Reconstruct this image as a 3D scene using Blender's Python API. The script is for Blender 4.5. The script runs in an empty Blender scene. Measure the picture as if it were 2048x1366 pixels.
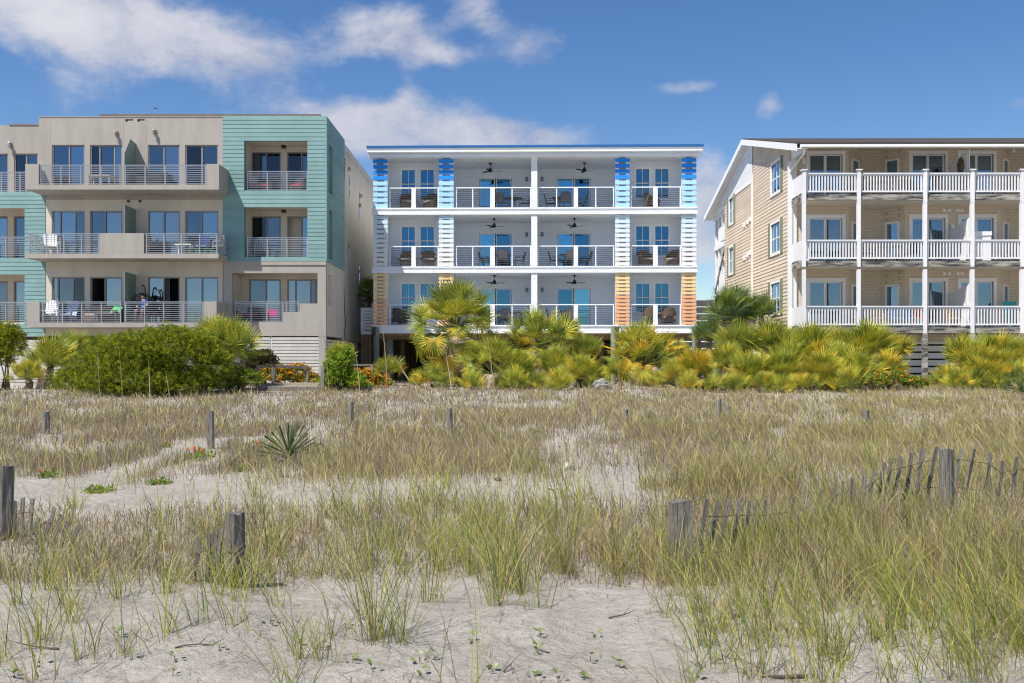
import bpy, bmesh, math, random
import numpy as np
from mathutils import Vector, Matrix, Euler
R = math.radians
rng = random.Random(7)
nr = np.random.default_rng(11)
SC = bpy.context.scene
COL = SC.collection
F = 1886.0; CZ = 1.7; HV = 722.0          # focal length in photo pixels, eye height, horizon row
def px(u, Y): return (u - 1024.0) * Y / F
def pz(v, Y): return CZ + (HV - v) * Y / F

# ------------------------------------------------------------------ camera
cam = bpy.data.cameras.new('camera'); cam.sensor_width = 36.0; cam.lens = F / 2048.0 * 36.0
cam.shift_y = (HV - 683.0) / 2048.0
cam.clip_start = 0.1; cam.clip_end = 20000
co = bpy.data.objects.new('camera', cam); COL.objects.link(co)
co.location = (0, 0, CZ); co.rotation_euler = (R(90), 0, 0); SC.camera = co

# ------------------------------------------------------------------ sun and sky
SUN_EL, SUN_AZ = R(58.9), R(227)         # azimuth clockwise from +Y: high on the left, a little behind the camera
sdir = Vector((math.sin(SUN_AZ) * math.cos(SUN_EL), math.cos(SUN_AZ) * math.cos(SUN_EL), math.sin(SUN_EL)))
sl = bpy.data.lights.new('sun', 'SUN'); sl.energy = 4.7; sl.angle = R(0.53); sl.color = (1.0, 0.945, 0.86)
so = bpy.data.objects.new('sun', sl); COL.objects.link(so)
so.rotation_euler = (-sdir).to_track_quat('-Z', 'Y').to_euler(); so.location = (-20, -40, 45)

SC.view_settings.view_transform = 'Standard'; SC.view_settings.look = 'None'
SC.view_settings.exposure = 0.66; SC.view_settings.gamma = 1.0
SC.view_settings.use_curve_mapping = False
SC.cycles.max_bounces = 8; SC.cycles.diffuse_bounces = 6; SC.cycles.transparent_max_bounces = 12
SC.cycles.use_denoising = True; SC.cycles.denoising_prefilter = 'ACCURATE'; SC.cycles.pixel_filter_type = 'BLACKMAN_HARRIS'; SC.cycles.filter_width = 1.15
SC.cycles.sample_clamp_indirect = 4.0; SC.cycles.blur_glossy = 0.5

world = bpy.data.worlds.new('World'); SC.world = world; world.use_nodes = True
nt = world.node_tree; nt.nodes.clear()
def N(t, kind, **kw):
    n = t.nodes.new(kind)
    for k, v in kw.items(): setattr(n, k, v)
    return n
def MATH(t, op, a, b=None, clamp=False):
    n = t.nodes.new('ShaderNodeMath'); n.operation = op; n.use_clamp = clamp
    for i, s in enumerate((a, b)):
        if s is None: continue
        if isinstance(s, (int, float)): n.inputs[i].default_value = s
        else: t.links.new(s, n.inputs[i])
    return n.outputs[0]
def build_world():
    L = nt.links.new
    sky = N(nt, 'ShaderNodeTexSky', sky_type='NISHITA', sun_disc=False)
    sky.sun_elevation = SUN_EL; sky.sun_rotation = SUN_AZ
    sky.altitude = 0; sky.air_density = 1.0; sky.dust_density = 0.0; sky.ozone_density = 3.0
    sat = N(nt, 'ShaderNodeHueSaturation'); sat.inputs['Saturation'].default_value = 1.22; sat.inputs['Hue'].default_value = 0.507; sat.inputs['Value'].default_value = 0.76
    L(sky.outputs[0], sat.inputs['Color'])
    tc = N(nt, 'ShaderNodeTexCoord')
    sep = N(nt, 'ShaderNodeSeparateXYZ'); L(tc.outputs['Generated'], sep.inputs[0])
    az = MATH(nt, 'ARCTAN2', sep.outputs[0], sep.outputs[1])
    el = MATH(nt, 'ARCSINE', sep.outputs[2])
    ae = N(nt, 'ShaderNodeCombineXYZ'); L(az, ae.inputs[0]); L(el, ae.inputs[1])
    mp = N(nt, 'ShaderNodeMapping'); L(tc.outputs['Generated'], mp.inputs[0]); mp.inputs['Scale'].default_value = (1, 1, 1.7)
    mp.inputs['Rotation'].default_value = (0, R(8), 0)
    n1 = N(nt, 'ShaderNodeTexNoise'); n1.inputs['Scale'].default_value = 7.5; n1.inputs['Detail'].default_value = 9
    n1.inputs['Roughness'].default_value = 0.6; n1.inputs['Distortion'].default_value = 0.25
    L(mp.outputs[0], n1.inputs['Vector'])
    n2 = N(nt, 'ShaderNodeTexNoise'); n2.inputs['Scale'].default_value = 30; n2.inputs['Detail'].default_value = 6
    n2.inputs['Roughness'].default_value = 0.7
    L(mp.outputs[0], n2.inputs['Vector'])
    blobs = [(-.47, .325, .17, .07, .47), (-.36, .31, .15, .065, .42), (-.25, .295, .11, .05, .42), (-.175, .33, .05, .04, .30),
             (-.118, .333, .062, .036, .72), (-.04, .36, .05, .04, .52), (.015, .322, .06, .045, .50), (-.065, .31, .05, .02, .42),
             (-.15, .236, .07, .045, .66), (-.06, .242, .10, .05, .58), (.03, .232, .10, .026, .55), (-.22, .25, .09, .03, .28),
             (-.45, .235, .18, .045, .30), (.04, .375, .03, .02, .30), (.185, .278, .055, .012, .40), (.205, .17, .07, .07, .62),
             (.268, .252, .03, .03, .45), (.22, .12, .12, .04, .40), (-.11, .285, .025, .05, .28), (.50, .235, .05, .02, .30)]
    tot = None
    for (a, e, sa, se, k) in blobs:
        s = N(nt, 'ShaderNodeVectorMath', operation='SUBTRACT'); L(ae.outputs[0], s.inputs[0]); s.inputs[1].default_value = (a, e, 0)
        d = N(nt, 'ShaderNodeVectorMath', operation='DIVIDE'); L(s.outputs[0], d.inputs[0]); d.inputs[1].default_value = (sa, se, 1)
        l = N(nt, 'ShaderNodeVectorMath', operation='LENGTH'); L(d.outputs[0], l.inputs[0])
        m = N(nt, 'ShaderNodeMapRange', interpolation_type='SMOOTHSTEP'); L(l.outputs['Value'], m.inputs[0])
        m.inputs[1].default_value = 0.0; m.inputs[2].default_value = 1.25; m.inputs[3].default_value = k; m.inputs[4].default_value = 0.0
        tot = m.outputs[0] if tot is None else MATH(nt, 'ADD', tot, m.outputs[0])
    tot = MATH(nt, 'MINIMUM', tot, 0.60)
    nn = MATH(nt, 'ADD', MATH(nt, 'MULTIPLY', n1.outputs[0], 0.9), MATH(nt, 'MULTIPLY', n2.outputs[0], 0.34))
    # extra broken cloud added outside the view to raise fill light; the part over the buildings has its own clouds (above) and clear blue
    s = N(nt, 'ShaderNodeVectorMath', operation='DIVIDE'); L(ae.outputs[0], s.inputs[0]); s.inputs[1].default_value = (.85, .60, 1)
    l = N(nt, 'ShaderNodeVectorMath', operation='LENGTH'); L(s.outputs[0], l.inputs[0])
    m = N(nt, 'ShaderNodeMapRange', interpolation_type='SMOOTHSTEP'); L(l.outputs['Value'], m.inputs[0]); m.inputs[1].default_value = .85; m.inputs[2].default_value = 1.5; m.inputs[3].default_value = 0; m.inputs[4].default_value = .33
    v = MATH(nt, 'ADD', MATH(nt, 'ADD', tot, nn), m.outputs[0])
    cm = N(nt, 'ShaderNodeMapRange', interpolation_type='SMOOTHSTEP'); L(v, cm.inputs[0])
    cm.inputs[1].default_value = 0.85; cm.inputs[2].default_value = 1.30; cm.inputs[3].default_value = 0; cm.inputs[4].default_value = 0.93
    cc = N(nt, 'ShaderNodeMapRange'); L(n1.outputs[0], cc.inputs[0]); cc.inputs[1].default_value = .35; cc.inputs[2].default_value = .7
    cr = N(nt, 'ShaderNodeMix', data_type='RGBA'); L(cc.outputs[0], cr.inputs[0])
    cr.inputs[6].default_value = (2.8, 2.95, 3.6, 1); cr.inputs[7].default_value = (4.6, 4.6, 4.95, 1)
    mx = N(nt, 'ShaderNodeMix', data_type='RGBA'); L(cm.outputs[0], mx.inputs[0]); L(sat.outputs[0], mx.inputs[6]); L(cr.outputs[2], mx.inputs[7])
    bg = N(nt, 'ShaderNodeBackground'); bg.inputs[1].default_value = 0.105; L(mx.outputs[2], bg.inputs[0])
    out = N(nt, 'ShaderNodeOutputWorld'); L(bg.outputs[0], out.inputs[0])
build_world()

# ------------------------------------------------------------------ helpers: materials
MATS = {}
def M(name, col, rough=.6, var=.12, scale=2.0, bump=0.0, bscale=60, rnd=0.08, spec=.4, metal=0.0, stretch=(1, 1, 1), col2=None, lo=.35, hi=.65, trans=0.0, coord='Position', detail=5):
    if name in MATS: return MATS[name]
    m = bpy.data.materials.new(name); m.use_nodes = True; t = m.node_tree; b = t.nodes['Principled BSDF']; L = t.links.new
    b.inputs['Roughness'].default_value = rough; b.inputs['Specular IOR Level'].default_value = spec; b.inputs['Metallic'].default_value = metal
    if coord == 'Position': g = N(t, 'ShaderNodeNewGeometry').outputs['Position']
    else: g = N(t, 'ShaderNodeTexCoord').outputs['Object']
    mp = N(t, 'ShaderNodeMapping'); mp.inputs['Scale'].default_value = stretch; L(g, mp.inputs[0])
    nz = N(t, 'ShaderNodeTexNoise'); nz.inputs['Scale'].default_value = scale; nz.inputs['Detail'].default_value = detail; nz.inputs['Roughness'].default_value = .62
    L(mp.outputs[0], nz.inputs['Vector'])
    mr = N(t, 'ShaderNodeMapRange'); L(nz.outputs[0], mr.inputs[0]); mr.inputs[1].default_value = lo; mr.inputs[2].default_value = hi
    c2 = col2 or tuple(c * (1 - 2 * var) for c in col)
    mx = N(t, 'ShaderNodeMix', data_type='RGBA'); L(mr.outputs[0], mx.inputs[0])
    mx.inputs[6].default_value = (*c2, 1); mx.inputs[7].default_value = (*col, 1)
    oi = N(t, 'ShaderNodeObjectInfo')
    hs = N(t, 'ShaderNodeHueSaturation'); L(mx.outputs[2], hs.inputs['Color'])
    r = N(t, 'ShaderNodeMapRange'); L(oi.outputs['Random'], r.inputs[0]); r.inputs[3].default_value = 1 - rnd; r.inputs[4].default_value = 1 + rnd
    L(r.outputs[0], hs.inputs['Value'])
    L(hs.outputs[0], b.inputs['Base Color'])
    if bump:
        n2 = N(t, 'ShaderNodeTexNoise'); n2.inputs['Scale'].default_value = bscale; n2.inputs['Detail'].default_value = 4; L(mp.outputs[0], n2.inputs['Vector'])
        bp = N(t, 'ShaderNodeBump'); bp.inputs['Strength'].default_value = bump; bp.inputs['Distance'].default_value = .02
        L(n2.outputs[0], bp.inputs['Height']); L(bp.outputs[0], b.inputs['Normal'])
    if trans:
        tr = N(t, 'ShaderNodeBsdfTranslucent'); L(hs.outputs[0], tr.inputs[0])
        ms = N(t, 'ShaderNodeMixShader'); ms.inputs[0].default_value = trans
        L(b.outputs[0], ms.inputs[1]); L(tr.outputs[0], ms.inputs[2]); L(ms.outputs[0], t.nodes['Material Output'].inputs[0])
    MATS[name] = m; return m
def GLASS(name, tint, refl, base=.2, edge=.7):
    if name in MATS: return MATS[name]
    m = bpy.data.materials.new(name); m.use_nodes = True; t = m.node_tree; t.nodes.clear(); L = t.links.new
    tr = N(t, 'ShaderNodeBsdfTransparent'); tr.inputs[0].default_value = (*tint, 1)
    gl = N(t, 'ShaderNodeBsdfGlossy'); gl.inputs[0].default_value = (*refl, 1); gl.inputs['Roughness'].default_value = .01
    g = N(t, 'ShaderNodeNewGeometry'); nz = N(t, 'ShaderNodeTexNoise'); nz.inputs['Scale'].default_value = .9; L(g.outputs['Position'], nz.inputs['Vector'])
    bp = N(t, 'ShaderNodeBump'); bp.inputs['Strength'].default_value = .06; bp.inputs['Distance'].default_value = .05; L(nz.outputs[0], bp.inputs['Height']); L(bp.outputs[0], gl.inputs['Normal'])
    lw = N(t, 'ShaderNodeLayerWeight'); lw.inputs[0].default_value = .5
    f = N(t, 'ShaderNodeMapRange'); L(lw.outputs['Facing'], f.inputs[0]); f.inputs[3].default_value = base; f.inputs[4].default_value = edge
    ms = N(t, 'ShaderNodeMixShader'); L(f.outputs[0], ms.inputs[0]); L(tr.outputs[0], ms.inputs[1]); L(gl.outputs[0], ms.inputs[2])
    o = N(t, 'ShaderNodeOutputMaterial'); L(ms.outputs[0], o.inputs[0]); MATS[name] = m; return m
def LEAFMAT(name, trans=.3, rough=.5, rnd=.14, hue=.02):
    """foliage: colour from the mesh's own colour attribute, per-object variation"""
    if name in MATS: return MATS[name]
    m = bpy.data.materials.new(name); m.use_nodes = True; t = m.node_tree; b = t.nodes['Principled BSDF']; L = t.links.new
    at = N(t, 'ShaderNodeAttribute', attribute_name='Col'); oi = N(t, 'ShaderNodeObjectInfo')
    hs = N(t, 'ShaderNodeHueSaturation'); L(at.outputs['Color'], hs.inputs['Color'])
    r = N(t, 'ShaderNodeMapRange'); L(oi.outputs['Random'], r.inputs[0]); r.inputs[3].default_value = 1 - rnd; r.inputs[4].default_value = 1 + rnd; L(r.outputs[0], hs.inputs['Value'])
    r2 = N(t, 'ShaderNodeMapRange'); L(oi.outputs['Random'], r2.inputs[0]); r2.inputs[3].default_value = .5 + hue; r2.inputs[4].default_value = .5 - hue; L(r2.outputs[0], hs.inputs['Hue'])
    L(hs.outputs[0], b.inputs['Base Color']); b.inputs['Roughness'].default_value = rough; b.inputs['Specular IOR Level'].default_value = .3
    if trans:
        tr = N(t, 'ShaderNodeBsdfTranslucent'); L(hs.outputs[0], tr.inputs[0])
        ms = N(t, 'ShaderNodeMixShader'); ms.inputs[0].default_value = trans
        L(b.outputs[0], ms.inputs[1]); L(tr.outputs[0], ms.inputs[2]); L(ms.outputs[0], t.nodes['Material Output'].inputs[0])
    MATS[name] = m; return m

# ------------------------------------------------------------------ helpers: objects
ABS = {}
def link(o, parent=None, loc=(0, 0, 0), rot=None):
    COL.objects.link(o); loc = Vector(loc); ABS[o.name] = loc
    if parent is not None: o.parent = parent; o.location = loc - ABS[parent.name]
    else: o.location = loc
    if rot is not None: o.rotation_euler = rot
    return o
def tag(o, label=None, cat=None, group=None, kind=None):
    if label: o['label'] = label
    if cat: o['category'] = cat
    if group: o['group'] = group
    if kind: o['kind'] = kind
    return o
def thing(name, label, cat, loc=(0, 0, 0), rotz=0.0, group=None, local=True):
    o = bpy.data.objects.new(name, None); o.empty_display_size = .2; COL.objects.link(o)
    o.location = loc; o.rotation_euler = (0, 0, rotz)
    ABS[o.name] = Vector((0, 0, 0)) if local else Vector(loc)
    return tag(o, label, cat, group)
def mesh(name, verts, faces, mat=None, smooth=False):
    me = bpy.data.meshes.new(name); me.from_pydata(verts, [], faces); me.update()
    if mat is not None: me.materials.append(mat)
    if smooth: me.polygons.foreach_set('use_smooth', [True] * len(me.polygons))
    return me
def mobj(name, verts, faces, mat, parent=None, loc=(0, 0, 0), rot=None, smooth=False):
    return link(bpy.data.objects.new(name, mesh(name, verts, faces, mat, smooth)), parent, loc, rot)
BOXF = [(0, 3, 2, 1), (4, 5, 6, 7), (0, 1, 5, 4), (1, 2, 6, 5), (2, 3, 7, 6), (3, 0, 4, 7)]
def boxv(x0, x1, y0, y1, z0, z1):
    return [(x0, y0, z0), (x1, y0, z0), (x1, y1, z0), (x0, y1, z0), (x0, y0, z1), (x1, y0, z1), (x1, y1, z1), (x0, y1, z1)]
CACHE = {}
def box(name, x0, x1, y0, y1, z0, z1, mat, parent=None, rot=None):
    x0, x1 = sorted((x0, x1)); y0, y1 = sorted((y0, y1)); z0, z1 = sorted((z0, z1))
    d = (round(x1 - x0, 3), round(y1 - y0, 3), round(z1 - z0, 3)); k = ('box', d, mat.name)
    if k not in CACHE:
        a, b, c = d[0] / 2, d[1] / 2, d[2] / 2
        CACHE[k] = mesh(name, boxv(-a, a, -b, b, -c, c), BOXF, mat)
    return link(bpy.data.objects.new(name, CACHE[k]), parent, ((x0 + x1) / 2, (y0 + y1) / 2, (z0 + z1) / 2), rot)
class MB:
    def __init__(s): s.v = []; s.f = []
    def add(s, v, f):
        o = len(s.v); s.v += [tuple(p) for p in v]; s.f += [tuple(i + o for i in q) for q in f]; return s
    def box(s, *a): return s.add(boxv(*a), BOXF)
    def tube(s, pts, rad, n=6, cap=True):
        pts = [Vector(p) for p in pts]; o = len(s.v); K = len(pts)
        if not isinstance(rad, (list, tuple)): rad = [rad] * K
        t0 = (pts[1] - pts[0]).normalized(); up = Vector((0, 0, 1)) if abs(t0.z) < .9 else Vector((1, 0, 0)); a = t0.cross(up).normalized()
        for i, p in enumerate(pts):
            t = (pts[min(i + 1, K - 1)] - pts[max(i - 1, 0)]).normalized(); a = (a - t * a.dot(t)).normalized(); b = t.cross(a)
            for k in range(n):
                an = 2 * math.pi * k / n; s.v.append(tuple(p + (a * math.cos(an) + b * math.sin(an)) * rad[i]))
        for i in range(K - 1):
            for k in range(n): s.f.append((o + i * n + k, o + i * n + (k + 1) % n, o + (i + 1) * n + (k + 1) % n, o + (i + 1) * n + k))
        if cap: s.f.append(tuple(o + k for k in reversed(range(n)))); s.f.append(tuple(o + (K - 1) * n + k for k in range(n)))
        return s
    def lathe(s, prof, n=12, c=(0, 0, 0)):
        o = len(s.v)
        for (r, z) in prof:
            for k in range(n): an = 2 * math.pi * k / n; s.v.append((c[0] + r * math.cos(an), c[1] + r * math.sin(an), c[2] + z))
        for i in range(len(prof) - 1):
            for k in range(n): s.f.append((o + i * n + k, o + i * n + (k + 1) % n, o + (i + 1) * n + (k + 1) % n, o + (i + 1) * n + k))
        s.f.append(tuple(o + k for k in reversed(range(n)))); s.f.append(tuple(o + (len(prof) - 1) * n + k for k in range(n))); return s
    def build(s, name, mat, parent=None, loc=(0, 0, 0), rot=None, smooth=False):
        return mobj(name, s.v, s.f, mat, parent, loc, rot, smooth)
    def abuild(s, name, mat, parent, smooth=False):
        """vertices given in absolute building coordinates"""
        b = ABS[parent.name]; return mobj(name, [(x - b.x, y - b.y, z - b.z) for x, y, z in s.v], s.f, mat, parent, tuple(b), None, smooth)
def copy_tree(o, parent=None):
    c = o.copy(); COL.objects.link(c); c.parent = parent; ABS[c.name] = ABS.get(o.name, Vector())
    for ch in list(o.children): copy_tree(ch, c)
    return c
def spans(t0, t1, holes):
    """the stretches of [t0,t1] left free by holes [(a,b)]"""
    out = [(t0, t1)]
    for a, b in holes:
        nx = []
        for s, e in out:
            if b <= s or a >= e: nx.append((s, e)); continue
            if a > s: nx.append((s, a))
            if b < e: nx.append((b, e))
        out = nx
    return [(s, e) for s, e in out if e - s > .01]
def wall(name, axis, t0, t1, z0, z1, d0, d1, holes, mat, parent):
    """solid wall with openings; axis 'x': runs along x between depths d0..d1 (y); axis 'y': runs along y between x d0..d1"""
    zs = sorted({z0, z1, *[min(max(h[2], z0), z1) for h in holes], *[min(max(h[3], z0), z1) for h in holes]}); mb = MB()
    for za, zb in zip(zs, zs[1:]):
        if zb - za < 1e-4: continue
        zm = (za + zb) / 2
        for a, b in spans(t0, t1, [(h[0], h[1]) for h in holes if h[2] < zm < h[3]]):
            if axis == 'x': mb.box(a, b, d0, d1, za, zb)
            else: mb.box(d0, d1, a, b, za, zb)
    return mb.abuild(name, mat, parent)
def lapv(a0, a1, b0, b1, h, d, t=.012):
    """clapboard: length a0..a1 at its foot, b0..b1 at its head, foot proud by d; local x along, y outward is -y"""
    return [(a0, -d - t, 0), (a1, -d - t, 0), (b1, -t, h), (b0, -t, h), (a0, 0, 0), (a1, 0, 0), (b1, 0, h), (b0, 0, h)], [(0, 1, 2, 3), (0, 4, 5, 1), (3, 2, 6, 7), (1, 5, 6, 2), (0, 3, 7, 4)]
def laps(axis, t0, t1, z0, z1, d, holes, exp, depth, mat, parent, joined=None, name='siding_board', sign=-1, clip=None):
    """lap siding; axis 'x' faces -y at y=d; axis 'y' runs along y and faces sign*x at x=d. joined: one mesh of that name"""
    n = max(1, round((z1 - z0) / exp)); e = (z1 - z0) / n; mb = MB(); rz = 0 if axis == 'x' else (R(-90) if sign < 0 else R(90))
    for i in range(n):
        za, zb = z0 + i * e, z0 + (i + 1) * e; zm = (za + zb) / 2
        for s, q in spans(t0, t1, [(h[0], h[1]) for h in holes if h[2] < zm < h[3]]):
            L = q - s; a0, a1, b0, b1 = -L / 2, L / 2, -L / 2, L / 2
            if clip:
                c = clip(za, zb, s, q)
                if c is None: continue
                (s0, q0), (s1, q1) = c; mid = (s + q) / 2; a0, a1, b0, b1 = s0 - mid, q0 - mid, s1 - mid, q1 - mid
            if axis == 'y' and sign < 0: a0, a1, b0, b1 = -a1, -a0, -b1, -b0
            v, f = lapv(a0, a1, b0, b1, e + .006, depth); m = (s + q) / 2
            if joined:
                T = Matrix.Translation((m, d, za) if axis == 'x' else (d, m, za)) @ Matrix.Rotation(rz, 4, 'Z'); mb.add([tuple(T @ Vector(p)) for p in v], f)
            else:
                k = ('lap', round(a0, 3), round(a1, 3), round(b0, 3), round(b1, 3), round(e, 4), depth, mat.name)
                if k not in CACHE: CACHE[k] = mesh(name, v, f, mat)
                link(bpy.data.objects.new(name, CACHE[k]), parent, (m, d, za) if axis == 'x' else (d, m, za), (0, 0, rz))
    if joined: return tag(mb.abuild(joined, mat, parent), kind='stuff')
def ring(mb, x0, x1, z0, z1, y0, y1, w, wb=None):
    wb = w if wb is None else wb
    mb.box(x0, x0 + w, y0, y1, z0, z1); mb.box(x1 - w, x1, y0, y1, z0, z1); mb.box(x0 + w, x1 - w, y0, y1, z1 - w, z1)
    if wb > 0: mb.box(x0 + w, x1 - w, y0, y1, z0, z0 + wb)
    return mb
def room(x0, x1, z0, z1, y, depth, mat, parent):
    """the dark room seen behind a pane: five inner faces"""
    mb = MB(); v = boxv(x0, x1, y, y + depth, z0, z1); mb.add(v, [(3, 2, 6, 7)[::1], (0, 1, 2, 3), (7, 6, 5, 4), (0, 3, 7, 4), (1, 5, 6, 2)])
    return mb.abuild('room_interior', mat, parent)
def drape(x0, x1, z0, z1, y, mat, parent, name='curtain', amp=.035, pitch=.11):
    n = max(4, int((x1 - x0) / pitch * 4)); v = []; f = []
    for i in range(n + 1):
        x = x0 + (x1 - x0) * i / n; yy = y + amp * math.sin(i * math.pi / 2 + .4 * math.sin(i * .7))
        v += [(x, yy, z0), (x, yy, z1)]
    for i in range(n): f.append((2 * i, 2 * i + 2, 2 * i + 3, 2 * i + 1))
    mb = MB().add(v, f); return mb.abuild(name, mat, parent, True)
# ------------------------------------------------------------------ the ground
def vnoise(x, y, seed=0):
    x = np.asarray(x, float); y = np.asarray(y, float); xi = np.floor(x).astype(np.int64); yi = np.floor(y).astype(np.int64); fx = x - xi; fy = y - yi
    def h(a, b):
        n = (a * 374761393 + b * 668265263 + seed * 974711) & 0xffffffff
        n = ((n ^ (n >> 13)) * 1274126177) & 0xffffffff
        return ((n ^ (n >> 16)) & 0xffff) / 65535.0
    ux = fx * fx * (3 - 2 * fx); uy = fy * fy * (3 - 2 * fy)
    return (h(xi, yi) * (1 - ux) + h(xi + 1, yi) * ux) * (1 - uy) + (h(xi, yi + 1) * (1 - ux) + h(xi + 1, yi + 1) * ux) * uy
GY = [-4000, -200, -60, -12, 0, 5, 7, 10, 13, 17, 22, 30, 36, 42, 60, 5000]
GZ = [-3.2, -3.2, -1.6, -.25, 0.0, .05, .07, .05, .08, .15, .28, .44, .58, .62, .62, .62]
def gz0(y): return np.interp(y, GY, GZ)
def gz(x, y, fine=False):
    x = np.asarray(x, float); y = np.asarray(y, float)
    a = np.clip((50 - y) / 15, 0, 1) * np.clip((y + 20) / 20, 0, 1)
    z = gz0(y) + a * ((vnoise(x / 4.1, y / 4.1, 3) - .5) * .26 + (vnoise(x / 1.5 + 9, y / 1.5, 5) - .5) * .13)
    b = np.clip((16 - y) / 6, 0, 1) * a
    z = z + b * ((vnoise(x / .55, y / .55, 8) - .5) * .075 + np.clip((9 - y) / 3, 0, 1) * (vnoise(x / 1.3 + 4, y / .9, 41) - .5) * .12 * a)
    if fine: z = z + b * ((vnoise(x / .21, y / .21, 12) - .5) * .032)
    return z
def gzf(x, y): return float(gz(x, y, True))
def ground_at(u, v):
    """where the line of sight through photo point (u, v) meets the ground, vectorised"""
    u = np.asarray(u, float); v = np.maximum(np.asarray(v, float), HV + 30)
    y = F * 1.6 / (v - HV)
    for _ in range(30): y = .6 * y + .4 * np.clip(F * (CZ - gz(px(u, y), y)) / (v - HV), 2, 80)
    x = px(u, y); return x, y, gz(x, y, True)
def steps(segs):
    out = [segs[0][0]]
    for a, b, s in segs:
        n = max(1, round((b - a) / s)); out += [a + (b - a) * (i + 1) / n for i in range(n)]
    return out
def make_ground():
    gx = steps([(0, 5.5, .08), (5.5, 9, .14), (9, 26, .3), (26, 60, 2.5), (60, 400, 40), (400, 4000, 900)]); gx = [-a for a in reversed(gx[1:])] + gx
    gy = steps([(-4000, -400, 900), (-400, -60, 34), (-60, 0, 5), (0, 3.5, .5), (3.5, 11, .07), (11, 18, .14), (18, 46, .3), (46, 80, 3.4), (80, 400, 40), (400, 5000, 920)])
    X, Y = np.meshgrid(np.array(gx), np.array(gy)); Z = gz(X, Y, True)
    nx, ny = len(gx), len(gy); co_ = np.stack([X, Y, Z], -1).reshape(-1, 3)
    i = np.arange(ny - 1)[:, None] * nx + np.arange(nx - 1)[None, :]
    q = np.stack([i, i + 1, i + nx + 1, i + nx], -1).reshape(-1, 4)
    me = bpy.data.meshes.new('sand_ground'); me.vertices.add(len(co_)); me.vertices.foreach_set('co', co_.ravel())
    me.loops.add(q.size); me.loops.foreach_set('vertex_index', q.ravel().astype(np.int32))
    me.polygons.add(len(q)); me.polygons.foreach_set('loop_start', np.arange(len(q), dtype=np.int32) * 4)
    me.update(calc_edges=True); me.polygons.foreach_set('use_smooth', [True] * len(q))
    m = bpy.data.materials.new('dune sand'); m.use_nodes = True; t = m.node_tree; b = t.nodes['Principled BSDF']; L = t.links.new
    g = N(t, 'ShaderNodeNewGeometry').outputs['Position']
    def noise(s, d=5, r=.6):
        n = N(t, 'ShaderNodeTexNoise'); n.inputs['Scale'].default_value = s; n.inputs['Detail'].default_value = d; n.inputs['Roughness'].default_value = r; L(g, n.inputs['Vector']); return n.outputs[0]
    def mixc(f, a, bb, lo, hi):
        r = N(t, 'ShaderNodeMapRange'); L(f, r.inputs[0]); r.inputs[1].default_value = lo; r.inputs[2].default_value = hi
        x = N(t, 'ShaderNodeMix', data_type='RGBA'); L(r.outputs[0], x.inputs[0])
        for k, c in ((6, a), (7, bb)):
            if isinstance(c, tuple): x.inputs[k].default_value = (*c, 1)
            else: L(c, x.inputs[k])
        return x.outputs[2]
    c = mixc(noise(.8, 6), (.345, .318, .285), (.43, .40, .362), .35, .65)
    c = mixc(noise(6, 5), (.29, .265, .238), c, .30, .52)
    c = mixc(noise(130, 2), (.13, .115, .10), c, .28, .40)
    c = mixc(noise(220, 1), c, (.50, .47, .43), .66, .75)
    L(c, b.inputs['Base Color']); b.inputs['Roughness'].default_value = .9; b.inputs['Specular IOR Level'].default_value = .15
    b1 = N(t, 'ShaderNodeBump'); b1.inputs['Strength'].default_value = .85; b1.inputs['Distance'].default_value = .025; L(noise(62, 4, .75), b1.inputs['Height'])
    b2 = N(t, 'ShaderNodeBump'); b2.inputs['Strength'].default_value = .7; b2.inputs['Distance'].default_value = .09; L(noise(9, 5), b2.inputs['Height'])
    L(b1.outputs[0], b2.inputs['Normal']); L(b2.outputs[0], b.inputs['Normal'])
    me.materials.append(m)
    o = bpy.data.objects.new('sand_ground', me); link(o); tag(o, 'pale grey sand of the dune running up to the buildings', 'sand', kind='structure')
make_ground()
sea = mobj('sea', [(-6000, -6000, 0), (6000, -6000, 0), (6000, -75, 0), (-6000, -75, 0)], [(0, 1, 2, 3)], M('sea water', (.03, .09, .11), .12, .3, .02, bump=.5, bscale=.6, spec=.6), None, (0, 0, -1.7))
tag(sea, 'open sea behind the beach', 'sea', kind='structure')

# ------------------------------------------------------------------ shared materials
m_white = M('white paint', (.86, .88, .91), .55, .035, 1.3, rnd=.03, stretch=(1.8, 1.8, .4), lo=.25, hi=.55)
m_trimw = M('white vinyl trim', (.82, .82, .82), .45, .025, 2, rnd=.03)
m_wsid = M('white lap siding', (.82, .87, .93), .5, .01, .8, rnd=.02)
m_wfloor = M('grey composite deck', (.78, .79, .81), .7, .05, 6)
m_cable = M('dark steel cable', (.10, .11, .13), .4, .05, metal=.4)
m_stucco = M('beige stucco', (.385, .355, .322), .92, .075, 1.1, bump=.25, bscale=90, rnd=.02, stretch=(1.6, 1.6, .35), lo=.3, hi=.6)
m_stucco2 = M('warm stucco', (.60, .545, .465), .92, .06, 1.1, bump=.25, bscale=90, rnd=.02, stretch=(1.6, 1.6, .35), lo=.3, hi=.6)
m_teal = M('teal painted board', (.195, .335, .33), .6, .07, 1.2, rnd=.06)
m_alum = M('brushed grey aluminium', (.42, .43, .46), .35, .06, metal=.55)
m_dframe = M('taupe door frame', (.30, .265, .255), .5, .06)
m_room = M('dim room', (.055, .06, .07), .9, .2, 1.2)
m_roomb = M('dim blue room', (.012, .06, .10), .9, .2, 1.2)
m_curt = M('pale curtain', (.62, .64, .62), .9, .06, 3, trans=.3)
m_curtg = M('dark curtain', (.12, .125, .13), .9, .1, 3)
m_tealcurt = M('sea green curtain', (.10, .36, .31), .9, .08, 3, trans=.2)
m_blind = M('blue roller blind', (.22, .42, .45), .8, .05)
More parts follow.
